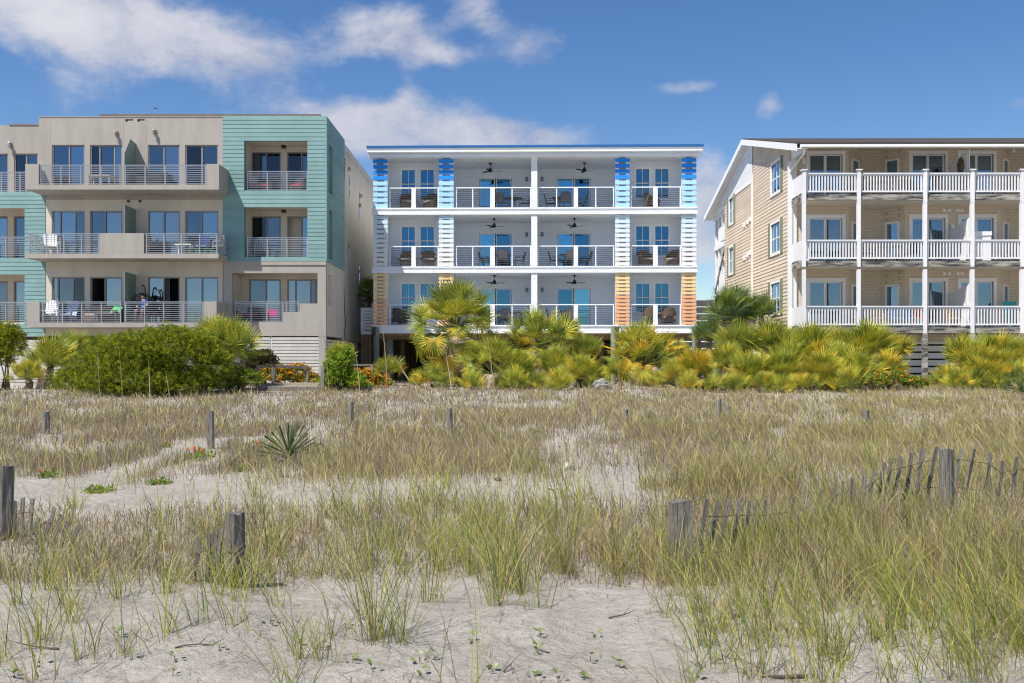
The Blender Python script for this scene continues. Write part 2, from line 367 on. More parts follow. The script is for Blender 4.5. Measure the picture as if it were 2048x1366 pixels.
g_white = GLASS('blue tinted glass', (.10, .30, .42), (.20, .55, .85), .30, .8)
g_white2 = GLASS('pale blue tinted glass', (.10, .30, .42), (.22, .58, .85), .55, .9)
g_left2 = GLASS('bright grey blue glass', (.5, .6, .68), (.58, .70, .82), .30, .8)
g_left3 = GLASS('dark screen glass', (.22, .26, .30), (.5, .6, .7), .07, .6)
g_left = GLASS('grey blue glass', (.50, .60, .68), (.58, .70, .82), .15, .7)
g_tan = GLASS('clear door glass', (.55, .66, .72), (.60, .78, .95), .20, .7)
m_frost = M('frosted green glass', (.27, .36, .31), .25, .05, trans=.35)
m_black = M('black metal', (.015, .015, .018), .4, .1)
m_brass = M('weathered fixture', (.42, .36, .27), .5, .15)
m_pile = M('treated green pile', (.24, .275, .215), .9, .2, 3, bump=.4, bscale=30, stretch=(6, 6, .6))
m_wood = M('brown lumber', (.30, .20, .11), .8, .2, 4, bump=.2, stretch=(4, 4, .5))
m_oldw = M('weathered grey wood', (.30, .275, .245), .95, .22, 9, bump=.9, bscale=60, stretch=(9, 9, .4), rnd=.2, coord='Object', col2=(.085, .075, .065), lo=.34, hi=.58)
m_beam = M('stained weathered beam', (.36, .34, .30), .9, .3, 2.2, col2=(.05, .048, .05), lo=.38, hi=.58, stretch=(.5, 1, 3), rnd=.1)
m_tan = M('tan painted board', (.655, .555, .44), .7, .06, .8, rnd=.06)
m_shutter = M('olive shutter', (.22, .24, .15), .6, .05)
m_roof = M('brown asphalt shingle', (.065, .055, .05), .95, .3, 14, bump=.4, bscale=40)
# ------------------------------------------------------------------ white building in the middle
YF, YS, YD = 48.0, 49.4, 51.0
def X48(u): return px(u, YF)
def rail_h(parent, name, axis, t0, t1, d, z0, z1, bars, posts, mrail, mbar, wide=(), r=.012, rw=.05, rh=.05, pw=.05, sq=True):
    """railing part with horizontal bars; axis 'x' at y=d, axis 'y' at x=d; children bar and post"""
    def bx(nm, a, b, za, zb, w, mat, par):
        return box(nm, a, b, d - w / 2, d + w / 2, za, zb, mat, par) if axis == 'x' else box(nm, d - w / 2, d + w / 2, a, b, za, zb, mat, par)
    rl = bx(name, t0, t1, z1 - rh, z1, rw, mrail, parent)
    for i in range(bars):
        z = z0 + (z1 - rh - z0) * (i + .7) / (bars + .4); bx('bar', t0 + .01, t1 - .01, z - r, z + r, 2 * r, mbar, rl)
    for p in posts: bx('post', p - pw / 2, p + pw / 2, z0, z1 - rh - .001, pw * .9, mrail, rl)
    for a, b in wide: bx('wide_post', a, b, z0, z1 - rh - .001, .16, mrail, rl)
    return rl
def hung_window(parent, x0, x1, z0, z1, y, blind=True, trim=.10):
    """double-hung window of four lights in an opening of the wall whose face is at y"""
    f = ring(MB(), x0 - trim, x1 + trim, z0 - trim, z1 + trim, y - .05, y + .03, trim + .015).abuild('window', m_white, parent)
    xm, zm = (x0 + x1) / 2, z0 + (z1 - z0) * .52
    for a, b in ((x0, xm - .015), (xm + .015, x1)):
        for c, e in ((z0, zm - .03), (zm + .03, z1)):
            box('pane', a + .012, b - .012, y + .045, y + .052, c + .012, e - .012, g_white, f)
    box('muntin', xm - .017, xm + .017, y + .03, y + .06, z0, z1, m_white, f); box('meeting_rail', x0, x1, y + .028, y + .065, zm - .028, zm + .028, m_white, f)
    box('sill', x0 - trim - .04, x1 + trim + .04, y - .09, y - .052, z0 - trim, z0 - trim + .045, m_white, f)
    if blind: box('roller_blind', x0 + .02, x1 - .02, y + .10, y + .11, z1 - (z1 - z0) * .17, z1, m_blind, f)
    room(x0 - .02, x1 + .02, z0 - .02, z1 + .02, y + .13, 1.2, m_roomb, f)
def white_building():
    B = thing('apartment_building', 'white three-storey beach house on piles with blue and orange slatted columns', 'building', (1.1, YF, .6), R(-1.3), None, False)
    fl = [3.53, 6.52, 9.51]; cl = [6.20, 9.17, 12.08]; xL, xR = X48(743.5), X48(1392.5); yb = 60.0
    colx = [(745, 774.3), (877, 907), (1230, 1259), (1362, 1391.6)]; cen = (X48(1062.6), X48(1074.5))
    g2, g3 = X48(892), X48(1244.5)                                    # partitions behind the inner columns
    # slabs, ceilings, fascia
    for i, z in enumerate(fl):
        und = (cl[i - 1] if i else 3.12)
        box('floor_slab', xL + .02, xR - .02, YF + .09, yb, und + .03, z, m_wfloor, B)
        box('fascia_board', xL - .02, xR + .02, YF - .06, YF + .10, z - .065, z + .003, m_white, B)
        box('fascia_board', xL, xR, YF - .01, YF + .085, und + .115, z - .067, m_white, B)
        box('fascia_board', xL - .02, xR + .02, YF - .075, YF + .10, und - .01, und + .113, m_white, B)
    def ceil(x0, x1, y0, y1, z):
        mb = MB(); n = int((x1 - x0) / .11); w = (x1 - x0) / n
        for k in range(n): mb.box(x0 + k * w, x0 + (k + 1) * w - .009, y0, y1, z + .004, z + .026)
        mb.box(x0, x1, y0, y1, z + .020, z + .03); tag(mb.abuild('ceiling_boards', m_white, B), kind='stuff')
    for z in cl:
        for a, b, y1 in ((xL + .05, g2 - .05, YS), (g2 + .05, cen[0], YD), (cen[1], g3 - .05, YD), (g3 + .05, xR - .05, YS)): ceil(a, b, YF + .11, y1, z)
    # roof
    za, zb, zc, zd = 12.085, 12.34, 12.5, 12.60
    box('eave_board', X48(739), X48(1399), YF - .22, YF + .1, za - .005, zb - .10, m_white, B)
    box('eave_board', X48(738.4), X48(1399.8), YF - .30, YF + .1, za - .03, za + .07, m_white, B)
    box('eave_board', X48(736.5), X48(1401.5), YF - .36, YF + .1, zb - .098, zc - .005, m_white, B)
    box('eave_board', X48(736), X48(1402), YF - .42, YF + .1, zb - .06, zb + .02, m_white, B)
    box('roof_edge', X48(734.5), X48(1403), YF - .45, yb + .4, zc - .003, zd, M('blue metal roof', (.03, .17, .46), .4, .05, metal=.2), B)
    box('roof_deck', xL - .15, xR + .15, YF + .102, yb + .3, za + .04, zc - .004, m_white, B)
    # walls
    hw = .707; winL = [(px(801.5, YS), px(828.5, YS)), (px(839.4, YS), px(866.6, YS))]; winR = [(px(1269.8, YS), px(1296.6, YS)), (px(1307.9, YS), px(1335, YS))]
    dL, dR = (px(955, YD), px(1021.5, YD)), (px(1111, YD), px(1178.5, YD))
    for i, z in enumerate(fl):
        top = cl[i] + .003
        for (x0, x1, ws) in ((xL + .12, g2 - .055, winL), (g3 + .055, xR - .12, winR)):
            H = [(a, b, z + .70, z + 2.22) for a, b in ws]
            wall('wall', 'x', x0, x1, z, top, YS, YS + .12, H, m_wsid, B)
            laps('x', x0, x1, z, top, YS, [(a - .09, b + .09, c - .09, e + .09) for a, b, c, e in H], .137, .014, m_wsid, B, 'lap_siding')
            for a, b, c, e in H: hung_window(B, a, b, c, e, YS)
        for (x0, x1, (a, b), flip) in ((g2 + .055, cen[0], dL, i == 2), (cen[1], g3 - .055, dR, i == 2)):
            H = [(a, b, z, z + 2.10)]
            wall('wall', 'x', x0, x1, z, top, YD, YD + .12, H, m_wsid, B)
            laps('x', x0, x1, z, top, YD, [(a - .10, b + .10, z, z + 2.2)], .137, .014, m_wsid, B, 'lap_siding')
            f = ring(MB(), a - .11, b + .11, z, z + 2.21, YD - .04, YD + .03, .12, 0).abuild('sliding_door', m_white, B); m = (a + b) / 2
            for k, (p, q) in enumerate(((a + .03, m - .02), (m + .02, b - .03))):
                ya = YD + .05 + .03 * k; ring(MB(), p, q, z + .02, z + 2.09, ya - .015, ya + .02, .055).abuild('door_leaf', m_white, f)
                box('pane', p + .05, q - .05, ya + .001, ya + .007, z + .07, z + 2.04, (g_white2 if (k == 0) == (i != 0 or x0 < 0) else g_white), f)
            room(a, b, z, z + 2.1, YD + .14, 3.0, m_roomb, f)
            s = a + .15 if (i + (x0 > 0)) % 2 else b - .45
            drape(s, s + .3, z + .05, z + 2.05, YD + .3, m_curtg, f)
            # wall lamp by the party wall
            lx = px(1050.8, YD) if x0 < 0 else px(1082, YD); lp = box('wall_lamp', lx - .06, lx + .06, YD - .13, YD - .02, z + 1.92, z + 2.12, m_black, B)
            box('lamp_glass', lx - .035, lx + .035, YD - .145, YD - .13, z + 1.96, z + 2.08, M('lamp glass', (.5, .5, .5), .3), lp)
        # party wall, inner side walls, end screens
        box('party_wall', cen[0] + .01, cen[1] - .01, YF + .16, YD + .1, z, top, m_wsid, B); box('party_post', cen[0], cen[1], YF - .03, YF + .158, z, top - .03, m_white, B)
        for gx, sg in ((g2, 1), (g3, -1)):
            box('side_wall', gx - .05, gx + .05, YF + .42, YD, z, top, m_wsid, B)
            laps('y', YF + .42, YD - .02, z, top, gx + .05 * sg, [], .137, .014, m_wsid, B, 'lap_siding', sign=sg)
        for gx in (xL + .06, xR - .06): box('end_screen', gx - .05, gx + .05, YF + .42, YS + .1, z, top, m_wsid, B)
    # outer shell
    for gx, sg in ((xL + .02, -1), (xR - .12, 1)):
        box('side_wall', gx, gx + .1, YS + .13, yb - .1, 3.53, 12.12, m_wsid, B)
        laps('y', YS + .14, yb - .1, 3.53, 12.1, gx if sg < 0 else gx + .1, [], .16, .015, m_wsid, B, 'lap_siding', sign=sg)
    box('rear_wall', xL + .03, xR - .03, yb - .099, yb, 3.53, 12.12, m_wsid, B)
    # slatted columns
    def lin(a, b, t): return tuple(p + (q - p) * t for p, q in zip(a, b))
    for ci, (u0, u1) in enumerate(colx):
        x0, x1 = X48(u0), X48(u1)
        for i, z in enumerate(fl):
            top = cl[i] - .012; cb = box('column', x0 + .02, x0 + .20, YF + .04, YF + .40, z, top, m_white, B)
            box('column_post', x1 - .20, x1 - .02, YF + .04, YF + .40, z, top, m_white, cb); box('column_back', x0 + .2, x1 - .2, YF + .34, YF + .38, z, top, m_wsid, cb)
            n, hh = ((14, .112), (11, .165), (9, .19))[i]; pit = (top - z) / n
            for k in range(n):
                zz = top - (k + .5) * pit - (.02 if i == 2 else 0)
                if i == 2: nm, c = ('royal blue', (.012, .27, .86)) if k < 4 else ('sky blue', (.42, .72, .97))
                elif i == 1:
                    t = k / 10; c = lin((.60, .78, .90), (.80, .83, .85), min(1, t * 1.8)) if t < .6 else lin((.80, .83, .85), (.82, .79, .74), (t - .6) / .4); nm = 'pale%d' % k
                else:
                    w = 7 if ci < 2 else 6; nm, c = ('amber%d' % (k % 3), (.92, .64 + .015 * (k % 3), .31)) if k < w else ('orange%d' % (k % 2), (.89, .44 + .012 * (k % 2), .21))
                box('slat', x0, x1, YF + .005, YF + .038, zz - hh / 2, zz + hh / 2, M('slat ' + nm, c, .55, .03, 2, rnd=.04), cb)
    # railings
    for z in fl:
        for (a, b, th, wd) in ((777, 876.5, (), (821.8, 830.4)), (911, 1062.4, (945, 1024), (980.2, 989.4)), (1074.7, 1228.5, (1113.3, 1191.7), (1147.6, 1156)), (1261.5, 1361.5, (), (1306.3, 1315))):
            xa, xb = X48(a), X48(b)
            rail_h(B, 'railing', 'x', xa, xb, YF + .16, z + .003, z + 1.07, 10, [xa + .03, *[X48(t) for t in th], xb - .03], m_white, m_cable, [(X48(wd[0]), X48(wd[1]))], r=.011, rw=.07)
    # piles and the floor frame
    def pile(u, Y, r, ztop, mat=m_pile):
        x = px(u, Y); g = gzf(x, Y) - .4; mb = MB(); mb.tube([(0, 0, 0), (.01, 0, (ztop - g) * .5), (0, 0, ztop - g)], [r * 1.05, r, r * .96], 12)
        return mb.build('pile', mat, B, (x, Y, g), smooth=False)
    for u, Y, r, zt in ((751.5, 47.68, .155, 3.42), (1227, 47.68, .15, 3.44), (1388, 47.62, .13, 3.40), (775, 48.9, .26, 3.1), (905, 47.7, .15, 3.1), (1070, 47.7, .15, 3.1)): pile(u, Y, r, zt)
    for u in (800, 900, 1000, 1100, 1200, 1300, 1388):
        for Y in (51.5, 55.5, 59): pile(u, Y, .15, 3.1, m_wood)
    for u in (746.5, 1234.5): box('pile_bracket', px(u, 47.5) - .09, px(u, 47.5) + .09, 47.36, 47.52, 3.02, 3.42, M('rusty bracket', (.10, .065, .045), .9, .3, 8), B)
    for k in range(14): Y = 48.5 + k * .85; box('joist', xL + .1, xR - .1, Y, Y + .08, 2.84, 3.14, m_wood, B)
    box('under_beam', xL + .05, xR - .05, 48.12, 48.26, 2.98, 3.10, m_wood, B)
    for k in range(40): box('rear_board', xL + k * (xR - xL) / 40 + .02, xL + (k + 1) * (xR - xL) / 40 - .03, yb - .3, yb - .25, .3, 3.1, m_wood, B)
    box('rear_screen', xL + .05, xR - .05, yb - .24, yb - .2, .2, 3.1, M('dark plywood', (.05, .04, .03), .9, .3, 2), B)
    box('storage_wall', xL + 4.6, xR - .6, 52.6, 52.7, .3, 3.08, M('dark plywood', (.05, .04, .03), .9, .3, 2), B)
    # guy cable from the corner pile down to the sand
    gx, gy = px(829.5, 40.5), 43.5; mb = MB().tube([(px(756, 47.4), 47.4, 3.12), (px(829, gy), gy, .55)], .017, 5); mb.abuild('guy_cable', M('grey rope', (.4, .36, .31), .9), B)
    # side deck on the left
    dx0, dx1 = px(719, 49.6), xL - .03; dk = box('side_deck', dx0, dx1, 49.6, 56, pz(668.5, 49.6), pz(661, 49.6), m_trimw, B)
    sb = box('deck_parapet', dx0 + .02, dx1, 49.58, 49.66, pz(618, 49.6), pz(615, 49.6), m_trimw, B); box('corner_post', dx0, dx0 + .14, 49.56, 49.68, pz(660.9, 49.6), pz(614.8, 49.6), m_trimw, B)
    for k in range(7): z = pz(660, 49.6) + .03 + k * .165; box('parapet_board', dx0 + .14, dx1, 49.59, 49.64, z, z + .135, m_trimw, sb)
    for u in (722.5, 729.5, 737): x = px(u, 49.6); box('deck_post', x - .08, x + .08, 49.62, 49.78, .4, pz(668.6, 49.6), m_wood, B)
    for k in range(8): y = 50 + k * .7; box('deck_post', dx0 + .02, dx0 + .14, y, y + .12, .4, pz(668.6, 49.6), m_wood, B)
    return B
WB = white_building()

# ------------------------------------------------------------------ beige and teal building on the left
YB, YW = 41.3, 42.7
def slide_door(parent, x0, x1, z0, z1, y, split, glass=g_left, curt=0, open_=0, fr=m_dframe, w=.055):
    """sliding door of the beige block; split = list of stile positions (0..1)"""
    f = ring(MB(), x0, x1, z0, z1, y + .03, y + .16, w, .03).abuild('sliding_door', fr, parent)
    e = [0, *split, 1]; W = x1 - x0 - 2 * w
    for k in range(len(e) - 1):
        a, b = x0 + w + W * e[k], x0 + w + W * e[k + 1]; ya = y + .08 + .03 * (k % 2)
        if k: box('stile', a - .028, a + .028, y + .05, y + .135, z0 + .035, z1 - w, fr, f)
        if open_ == k + 1: continue
        box('pane', a + (.028 if k else 0), b - .028, ya, ya + .006, z0 + .03, z1 - w, (g_left, g_left2, g_left3, g_left2, g_left)[(k * 2 + int(abs(x0) * 7) + int(z0)) % 5] if glass is g_left else glass, f)
    room(x0 + .01, x1 - .01, z0, z1, y + .17, 1.6, m_room, f)
    X = x1 - x0
    if curt & 1: drape(x0 + .06, x0 + .06 + X * .18, z0 + .05, z1 - .05, y + .3, m_curt, f)
    if curt & 2: drape(x1 - .06 - X * .2, x1 - .06, z0 + .05, z1 - .05, y + .3, m_curt, f)
    if curt & 4: drape(x0 + X * .45, x0 + X * .62, z0 + .05, z1 - .05, y + .3, m_curtg, f)
    if curt & 8: drape(x0 + X * .55, x1 - .06, z0 + .05, z1 - .05, y + .3, m_curtg, f)
    return f
def left_building():
    B = thing('apartment_building', 'beige stucco apartment block with teal boarded corner tower and long balconies', 'building', (-15, YW, .6), 0, None, False)
    def W(u): return px(u, YW)
    def Z(v): return pz(v, YW)
    fl = [3.42, 6.38, 9.34]; xa, xb, xt, xr = W(78), W(91), W(445.5), W(652.5); yb = 60
    doors = [(103.5, 169.5), (180, 244.5), (295.5, 359.5), (370, 436.5)]
    tops = [Z(553.8), Z(421.3), Z(289.7)]
    H3 = [(W(a), W(b), fl[2], tops[2]) for a, b in doors]
    vents = [(W(250.3), W(266.5), Z(243.3), Z(238)), (W(274.5), W(289.3), Z(243.3), Z(238))]
    wall('wall', 'x', xa, xt - .002, 9.0, Z(234.3), YW, YW + .3, H3 + vents, m_stucco, B)
    for i in (0, 1):
        wall('wall', 'x', xb + .002, xt - .002, (2.83, 6.0)[i], (6.0, 9.0)[i] - .001, YW, YW + .3, [(W(a), W(b), fl[i], tops[i]) for a, b in doors], m_stucco2, B)
    spl = {(2, 0): ([.52], 8, 0), (2, 1): ([.27, .77], 4, 0), (2, 2): ([.49], 8, 0), (2, 3): ([.5], 0, 0), (1, 0): ([.22, .72], 5, 0), (1, 1): ([.46], 4, 0), (1, 2): ([.5], 1, 0), (1, 3): ([.49], 3, 0),
           (0, 0): ([.14, .65], 4, 0), (0, 1): ([.45], 0, 1), (0, 2): ([.49], 4, 2), (0, 3): ([.5], 0, 0)}
    for i in range(3):
        for k, (a, b) in enumerate(doors):
            s, c, o = spl[(i, k)]; slide_door(B, W(a) + .003, W(b) - .003, fl[i], tops[i] - .003, YW, s, curt=c, open_=o)
    # joints cut in the stucco
    m_joint = M('stucco joint', (.36, .34, .31), .95)
    for u in (101, 247, 293): box('wall_joint', W(u) - .008, W(u) + .008, YW - .003, YW + .01, Z(288), Z(234.6), m_joint, B)
    # roof edge and coping
    box('coping', xa - .02, xt, YW - .02, YW + .34, Z(234.3), Z(234.3) + .03, m_stucco, B)
    rb = box('roof_parapet', px(200, 44.5), px(640, 44.5), 44.5, 44.8, 12.5, pz(229.6, 44.5), m_stucco, B); box('parapet_cap', px(199.5, 44.5), px(641, 44.5), 44.45, 44.85, pz(229.5, 44.5), pz(228.6, 44.5), M('metal cap', (.25, .22, .21), .5), rb)
    box('aerial', px(491, 44.4) - .012, px(491, 44.4) + .012, 44.3, 44.33, 12.7, pz(217, 44.4), m_alum, B)
    box('aerial', px(311, 46) - .012, px(311, 46) + .012, 46, 46.03, 12.6, pz(217, 46), m_alum, B); box('aerial_head', px(308.5, 46), px(313.8, 46), 45.98, 46.05, pz(217.2, 46), pz(215.5, 46), m_black, B)
    box('core', xa + .02, xt - .3, YW + 1.95, yb, 3.0, Z(236), m_stucco2, B); box('roof_slab', xa + .02, xr - .02, YW + .31, yb, Z(240) - .3, Z(240), m_stucco2, B)
    for z in fl: box('floor_slab', xa + .05, xt - .02, YW + .31, yb, z - .25, z - .003, m_stucco2, B)
    # balconies
    def bal(i, u0, u1, vt, vb, solids, rails, side=False, sidesolid=True):
        x0, x1 = px(u0, YB), px(u1, YB); zb, zt = pz(vb, YB), pz(vt, YB); ztop = pz((603, 466.5, 329)[i], YB)
        sl_ = box('balcony', x0, x1, YB, YW - .003, zb, zt, m_stucco, B)
        for (a, b, v0) in solids: box('balcony_wall', px(a, YB), px(b, YB), YB + .002, YB + .14, zt + .002, pz(v0, YB), m_stucco, sl_)
        if sidesolid:
            for a in (x0, x1 - .14): box('balcony_wall', a + .003, a + .137, YB + .142, YW - .005, zt + .002, ztop + .02, m_stucco, sl_)
        for (a, b, ps) in rails: rail_h(B, 'railing', 'x', px(a, YB), px(b, YB), YB + .08, zt + .003, ztop, 10, [px(p, YB) for p in ps], m_alum, m_alum, r=.011, rw=.06, rh=.035, pw=.045)
        if side:
            for xx in (x0 + .07, x1 - .07): rail_h(B, 'railing', 'y', YB + .12, YW - .05, xx, zt + .003, ztop, 10, [YB + .8, YW - .1], m_alum, m_alum, r=.011, rw=.06, rh=.035, pw=.045)
        return sl_
    bal(2, 50.4, 438, 369, 379, [(50.4, 77.3, 327.8), (412.6, 438, 327.8)], [(78.5, 241.5, (80, 120.5, 160.5, 200.5, 239)), (246, 411.5, (249.5, 289, 329, 371, 410))])
    bal(1, 49.9, 437, 507, 516.5, [(199, 287.6, 466.2)], [(56, 198, (56.5, 91.5, 126.5, 161.5, 196.5)), (288.5, 434, (292, 327, 362, 398, 433))], True, False)
    bal(0, 53.4, 433, 645, 654.5, [(53.4, 79, 603), (407.5, 433, 603)], [(80.5, 241.5, (84.5, 123.5, 162, 201.5, 240)), (246, 407, (250, 288, 326, 365.5, 405))])
    # glass dividers
    xd = -17.05
    for i, (zf, pts) in enumerate(((fl[0], [(YB + .16, pz(543, YB)), (YW, Z(550))]), (fl[1], [(YB + .16, pz(408.5, YB)), (YW, Z(419.5))]), (fl[2], [(YB + .16, pz(304, YB)), (YB + .75, pz(278, YB + .75)), (YW, Z(288))]))):
        v = [(YB + .16, zf + .06), (YW - .01, zf + .06)] + [(y - (.01 if y == YW else 0), z) for y, z in reversed(pts)]; n = len(v)
        mb = MB(); mb.add([(xd, y, z) for y, z in v] + [(xd + .025, y, z) for y, z in v], [tuple(range(n)), tuple(reversed(range(n, 2 * n)))] + [(k, (k + 1) % n, (k + 1) % n + n, k + n) for k in range(n)])
        d = mb.abuild('balcony_divider', m_frost, B); mb = MB()
        for (ya, za_), (yb_, zb_) in zip(v, v[1:] + v[:1]): mb.tube([(xd + .012, ya, za_), (xd + .012, yb_, zb_)], .022, 5)
        mb.abuild('divider_frame', m_alum, d)
    # lamps and vents
    for u, v in ((233, 265), (309.6, 262)):
        x = W(u); o = MB().box(x - .07, x + .07, YW - .07, YW - .002, Z(v) - .1, Z(v) + .06).abuild('wall_lamp', m_brass, B); MB().lathe([(.06, -.16), (.075, 0), (.05, .04)], 10, (x, YW - .14, Z(v))).abuild('lamp_head', m_brass, o)
    for u in (257, 280.5): MB().tube([(W(u), YW - .06, Z(402.6)), (W(u), YW + .05, Z(402.6))], .055, 10).abuild('wall_vent', m_black, B)
    # left wing
    Y2 = 44.1; xw = -31.0
    Hw = [(px(-40, Y2), px(16.5, Y2)), (px(28, Y2), px(76, Y2))]
    wall('wall', 'x', xw, xa + .3, 9.3, pz(250.5, Y2), Y2, Y2 + .3, [(a, b, fl[2], pz(307, Y2)) for a, b in Hw], m_stucco, B)
    box('parapet_cap', px(18, Y2), xa - .025, Y2 - .03, Y2 + .33, pz(250.4, Y2), pz(247.6, Y2), M('metal cap', (.25, .22, .21)), B)
    for (a, b) in Hw: slide_door(B, a + .003, b - .003, fl[2], pz(307, Y2) - .003, Y2, [.5], curt=4)
    x = px(21.5, Y2); o = MB().box(x - .06, x + .06, Y2 - .08, Y2 - .002, pz(288, Y2) - .1, pz(288, Y2) + .06).abuild('wall_lamp', m_alum, B); MB().lathe([(.07, -.2), (.08, .02), (.05, .06)], 10, (x, Y2 - .15, pz(288, Y2))).abuild('lamp_head', m_alum, o)
    box('floor_slab', xw, xb - .02, YW + .31, yb, 9.05, 9.335, m_stucco2, B); box('wing_return', xa - .003, xa + .25, YW + .31, Y2 + .1, 9.34, Z(235), m_stucco, B)
    rail_h(B, 'railing', 'x', xw, xa - .02, YW + .1, 9.385, Z(343), 10, [W(-80), W(-40), W(0.5), W(38), W(74)], m_alum, m_alum, r=.011, rw=.06, rh=.035, pw=.045)
    HO = [(xw - 1, W(49.6), Z(516), Z(414)), (xw - 1, W(49.6), Z(645), Z(546.7))]
    wall('wall', 'x', xw, xb, Z(673), Z(383.5), YW, YW + .3, HO, m_stucco2, B)
    laps('x', xw, xb, Z(673), Z(383.5), YW - .002, HO, .187, .013, m_teal, B)
    for i, (z, vt) in enumerate(((fl[0], 562), (fl[1], 432))):
        Hq = [(px(-50, Y2), px(15.5, Y2), z, pz(vt, Y2)), (px(27.5, Y2), px(84, Y2), z, pz(vt, Y2))]
        wall('wall', 'x', xw, xb, z - .3, z + 2.7, Y2, Y2 + .3, Hq, m_stucco2, B); box('floor_slab', xw, xb - .02, YW + .31, Y2, z - .3, z, m_stucco2, B); box('recess_ceiling', xw, xb - .02, YW + .31, Y2, z + 2.45, z + 2.6, m_stucco2, B)
        for (a, b, c, e) in Hq: slide_door(B, a + .003, b - .003, c, e - .003, Y2, [.52], curt=4)
        rail_h(B, 'railing', 'x', xw, W(49.2), YW + .1, z + .05, z + .96, 10, [W(-70), W(-30), W(9.8), W(48.3)], m_alum, m_alum, r=.011, rw=.06, rh=.035, pw=.045)
    # corner tower: teal above, stucco below
    O = [(W(488.5), W(615), Z(380.8), Z(280.3)), (W(488.5), W(615), Z(513.8), Z(412.6))]; zt0, zt1 = Z(522.3), Z(232)
    S = [(43.2, 44.1, a[2], a[3]) for a in O]
    wall('tower_wall', 'x', xt, xr, zt0, zt1, YW, YW + .3, O, m_teal, B); laps('x', xt, xr + .0, zt0, zt1, YW - .002, O, .187, .013, m_teal, B)
    wall('tower_side', 'y', YW + .3, 47.3, zt0, zt1, xr - .3, xr, S, m_teal, B); laps('y', YW, 47.3, zt0, zt1, xr + .002, S, .187, .013, m_teal, B, sign=1)
    box('corner_trim', xr - .03, xr + .03, YW - .03, YW + .03, zt0, zt1 + .01, m_teal, B)
    for i, (z, vt) in enumerate(((fl[1], Z(434)), (fl[2], 11.48))):
        z = O[1 - i][2] - .03; Hq = [(px(497, 44.15), px(561.6, 44.15), z, z + 2.1), (px(573.8, 44.15), px(632, 44.15), z, z + 2.1)]
        wall('recess_wall', 'x', xt + .05, xr - .31, z - .2, O[1 - i][3] + .3, 44.15, 44.4, Hq, m_stucco2, B)
        for k, (a, b, c, e) in enumerate(Hq): slide_door(B, a + .003, b - .003, c, e - .003, 44.15, [.5 if k else .55], curt=(4, 2)[(k + i) % 2], open_=(1 if (i == 0 and k == 1) else 0))
        box('recess_floor', xt + .05, xr - .31, YW + .301, 44.149, z - .2, z, m_stucco2, B); box('recess_ceiling', xt + .05, xr - .31, YW + .301, 44.149, O[1 - i][3] + .02, O[1 - i][3] + .2, m_stucco2, B); box('recess_jamb', xt + .05, O[0][0] - .03, YW + .302, 44.148, z, O[1 - i][3] + .02, m_stucco2, B)
        lx = px(567.5, 43.8); lp = box('ceiling_lamp', lx - .09, lx + .09, 43.7, 43.9, O[1 - i][3] - .12, O[1 - i][3] + .018, m_black, B)
        rail_h(B, 'railing', 'x', O[0][0] + .08, O[0][1] - .01, YW + .15, O[1 - i][2] + .01, O[1 - i][2] + .90, 10, [W(493.5), W(533), W(572.5), W(613)], m_alum, m_alum, r=.011, rw=.06, rh=.035, pw=.045)
        rail_h(B, 'railing', 'y', 43.21, 44.09, xr - .15, O[1 - i][2] + .01, O[1 - i][2] + .90, 10, [43.24, 44.06], m_alum, m_alum, r=.011, rw=.06, rh=.035, pw=.045)
    # ground-floor loggia
    zL0, zL1 = Z(672), zt0 - .002
    Hg = [(W(464), W(635), Z(643), Z(546)), (W(566), W(599), Z(643.1), Z(624)), ]
    mb = [(W(464), W(635), Z(607), Z(546)), (W(464), W(599), Z(624), Z(607)), (W(464), W(566), Z(643), Z(624))]
    wall('loggia_wall', 'x', xt + .02, xr - .02, zL0, zL1, YW + .015, YW + .3, mb, m_stucco, B)
    box('lintel_band', xt + .02, xr - .005, YW - .02, YW + .012, Z(530), zt0 - .004, m_stucco, B)
    wall('tower_side', 'y', YW + .301, 47.28, zL0, zL1, xr - .3, xr - .022, [(43.2, 44.1, Z(607), Z(546))], m_stucco2, B)
    z = Z(643) - .05; Hq = [(px(498, 44.15), px(561.6, 44.15), z, pz(558.5, 44.15)), (px(574.5, 44.15), px(634, 44.15), z, pz(558.5, 44.15))]
    wall('recess_wall', 'x', xt + .05, xr - .31, zL0, zL1 - .01, 44.15, 44.4, Hq, m_stucco2, B); box('recess_floor', xt + .05, xr - .31, YW + .301, 44.149, z - .2, z, m_stucco2, B); box('recess_ceiling', xt + .05, xr - .31, YW + .301, 44.149, Z(545), Z(540), m_stucco2, B); box('recess_jamb', xt + .05, W(463), YW + .302, 44.148, z, Z(546), m_stucco2, B)
    slide_door(B, Hq[0][0] + .003, Hq[0][1] - .003, z, Hq[0][3] - .003, 44.15, [.53]); slide_door(B, Hq[1][0] + .003, Hq[1][1] - .003, z, Hq[1][3] - .003, 44.15, [.25, .8], curt=6)
    rail_h(B, 'railing', 'x', W(467), W(566) - .01, YW + .15, Z(643) + .01, Z(602.5), 10, [W(468.5), W(500.5), W(532.5), W(564.5)], m_alum, m_alum, r=.011, rw=.06, rh=.035, pw=.045)
    rail_h(B, 'railing', 'x', W(567), W(596), YW + .16, Z(624) + .01, Z(602.5), 5, [W(572), W(595)], m_alum, m_alum, r=.011, rw=.06, rh=.035, pw=.045)
    box('tower_core', xt + .06, xr - .32, 44.5, yb, 3.0, Z(236), m_stucco2, B)
    # long side wall behind the tower
    sw = wall('side_wall', 'y', 47.302, yb, 2.75, Z(232) - .05, xr - .4, xr - .10, [], m_stucco2, B)
    for y, z, h in ((49.2, 10.0, 1.4), (52.4, 9.6, 1.5), (52.4, 5.4, 1.6)): box('slot_window', xr - .105, xr - .085, y, y + .22, z, z + h, g_left, B)
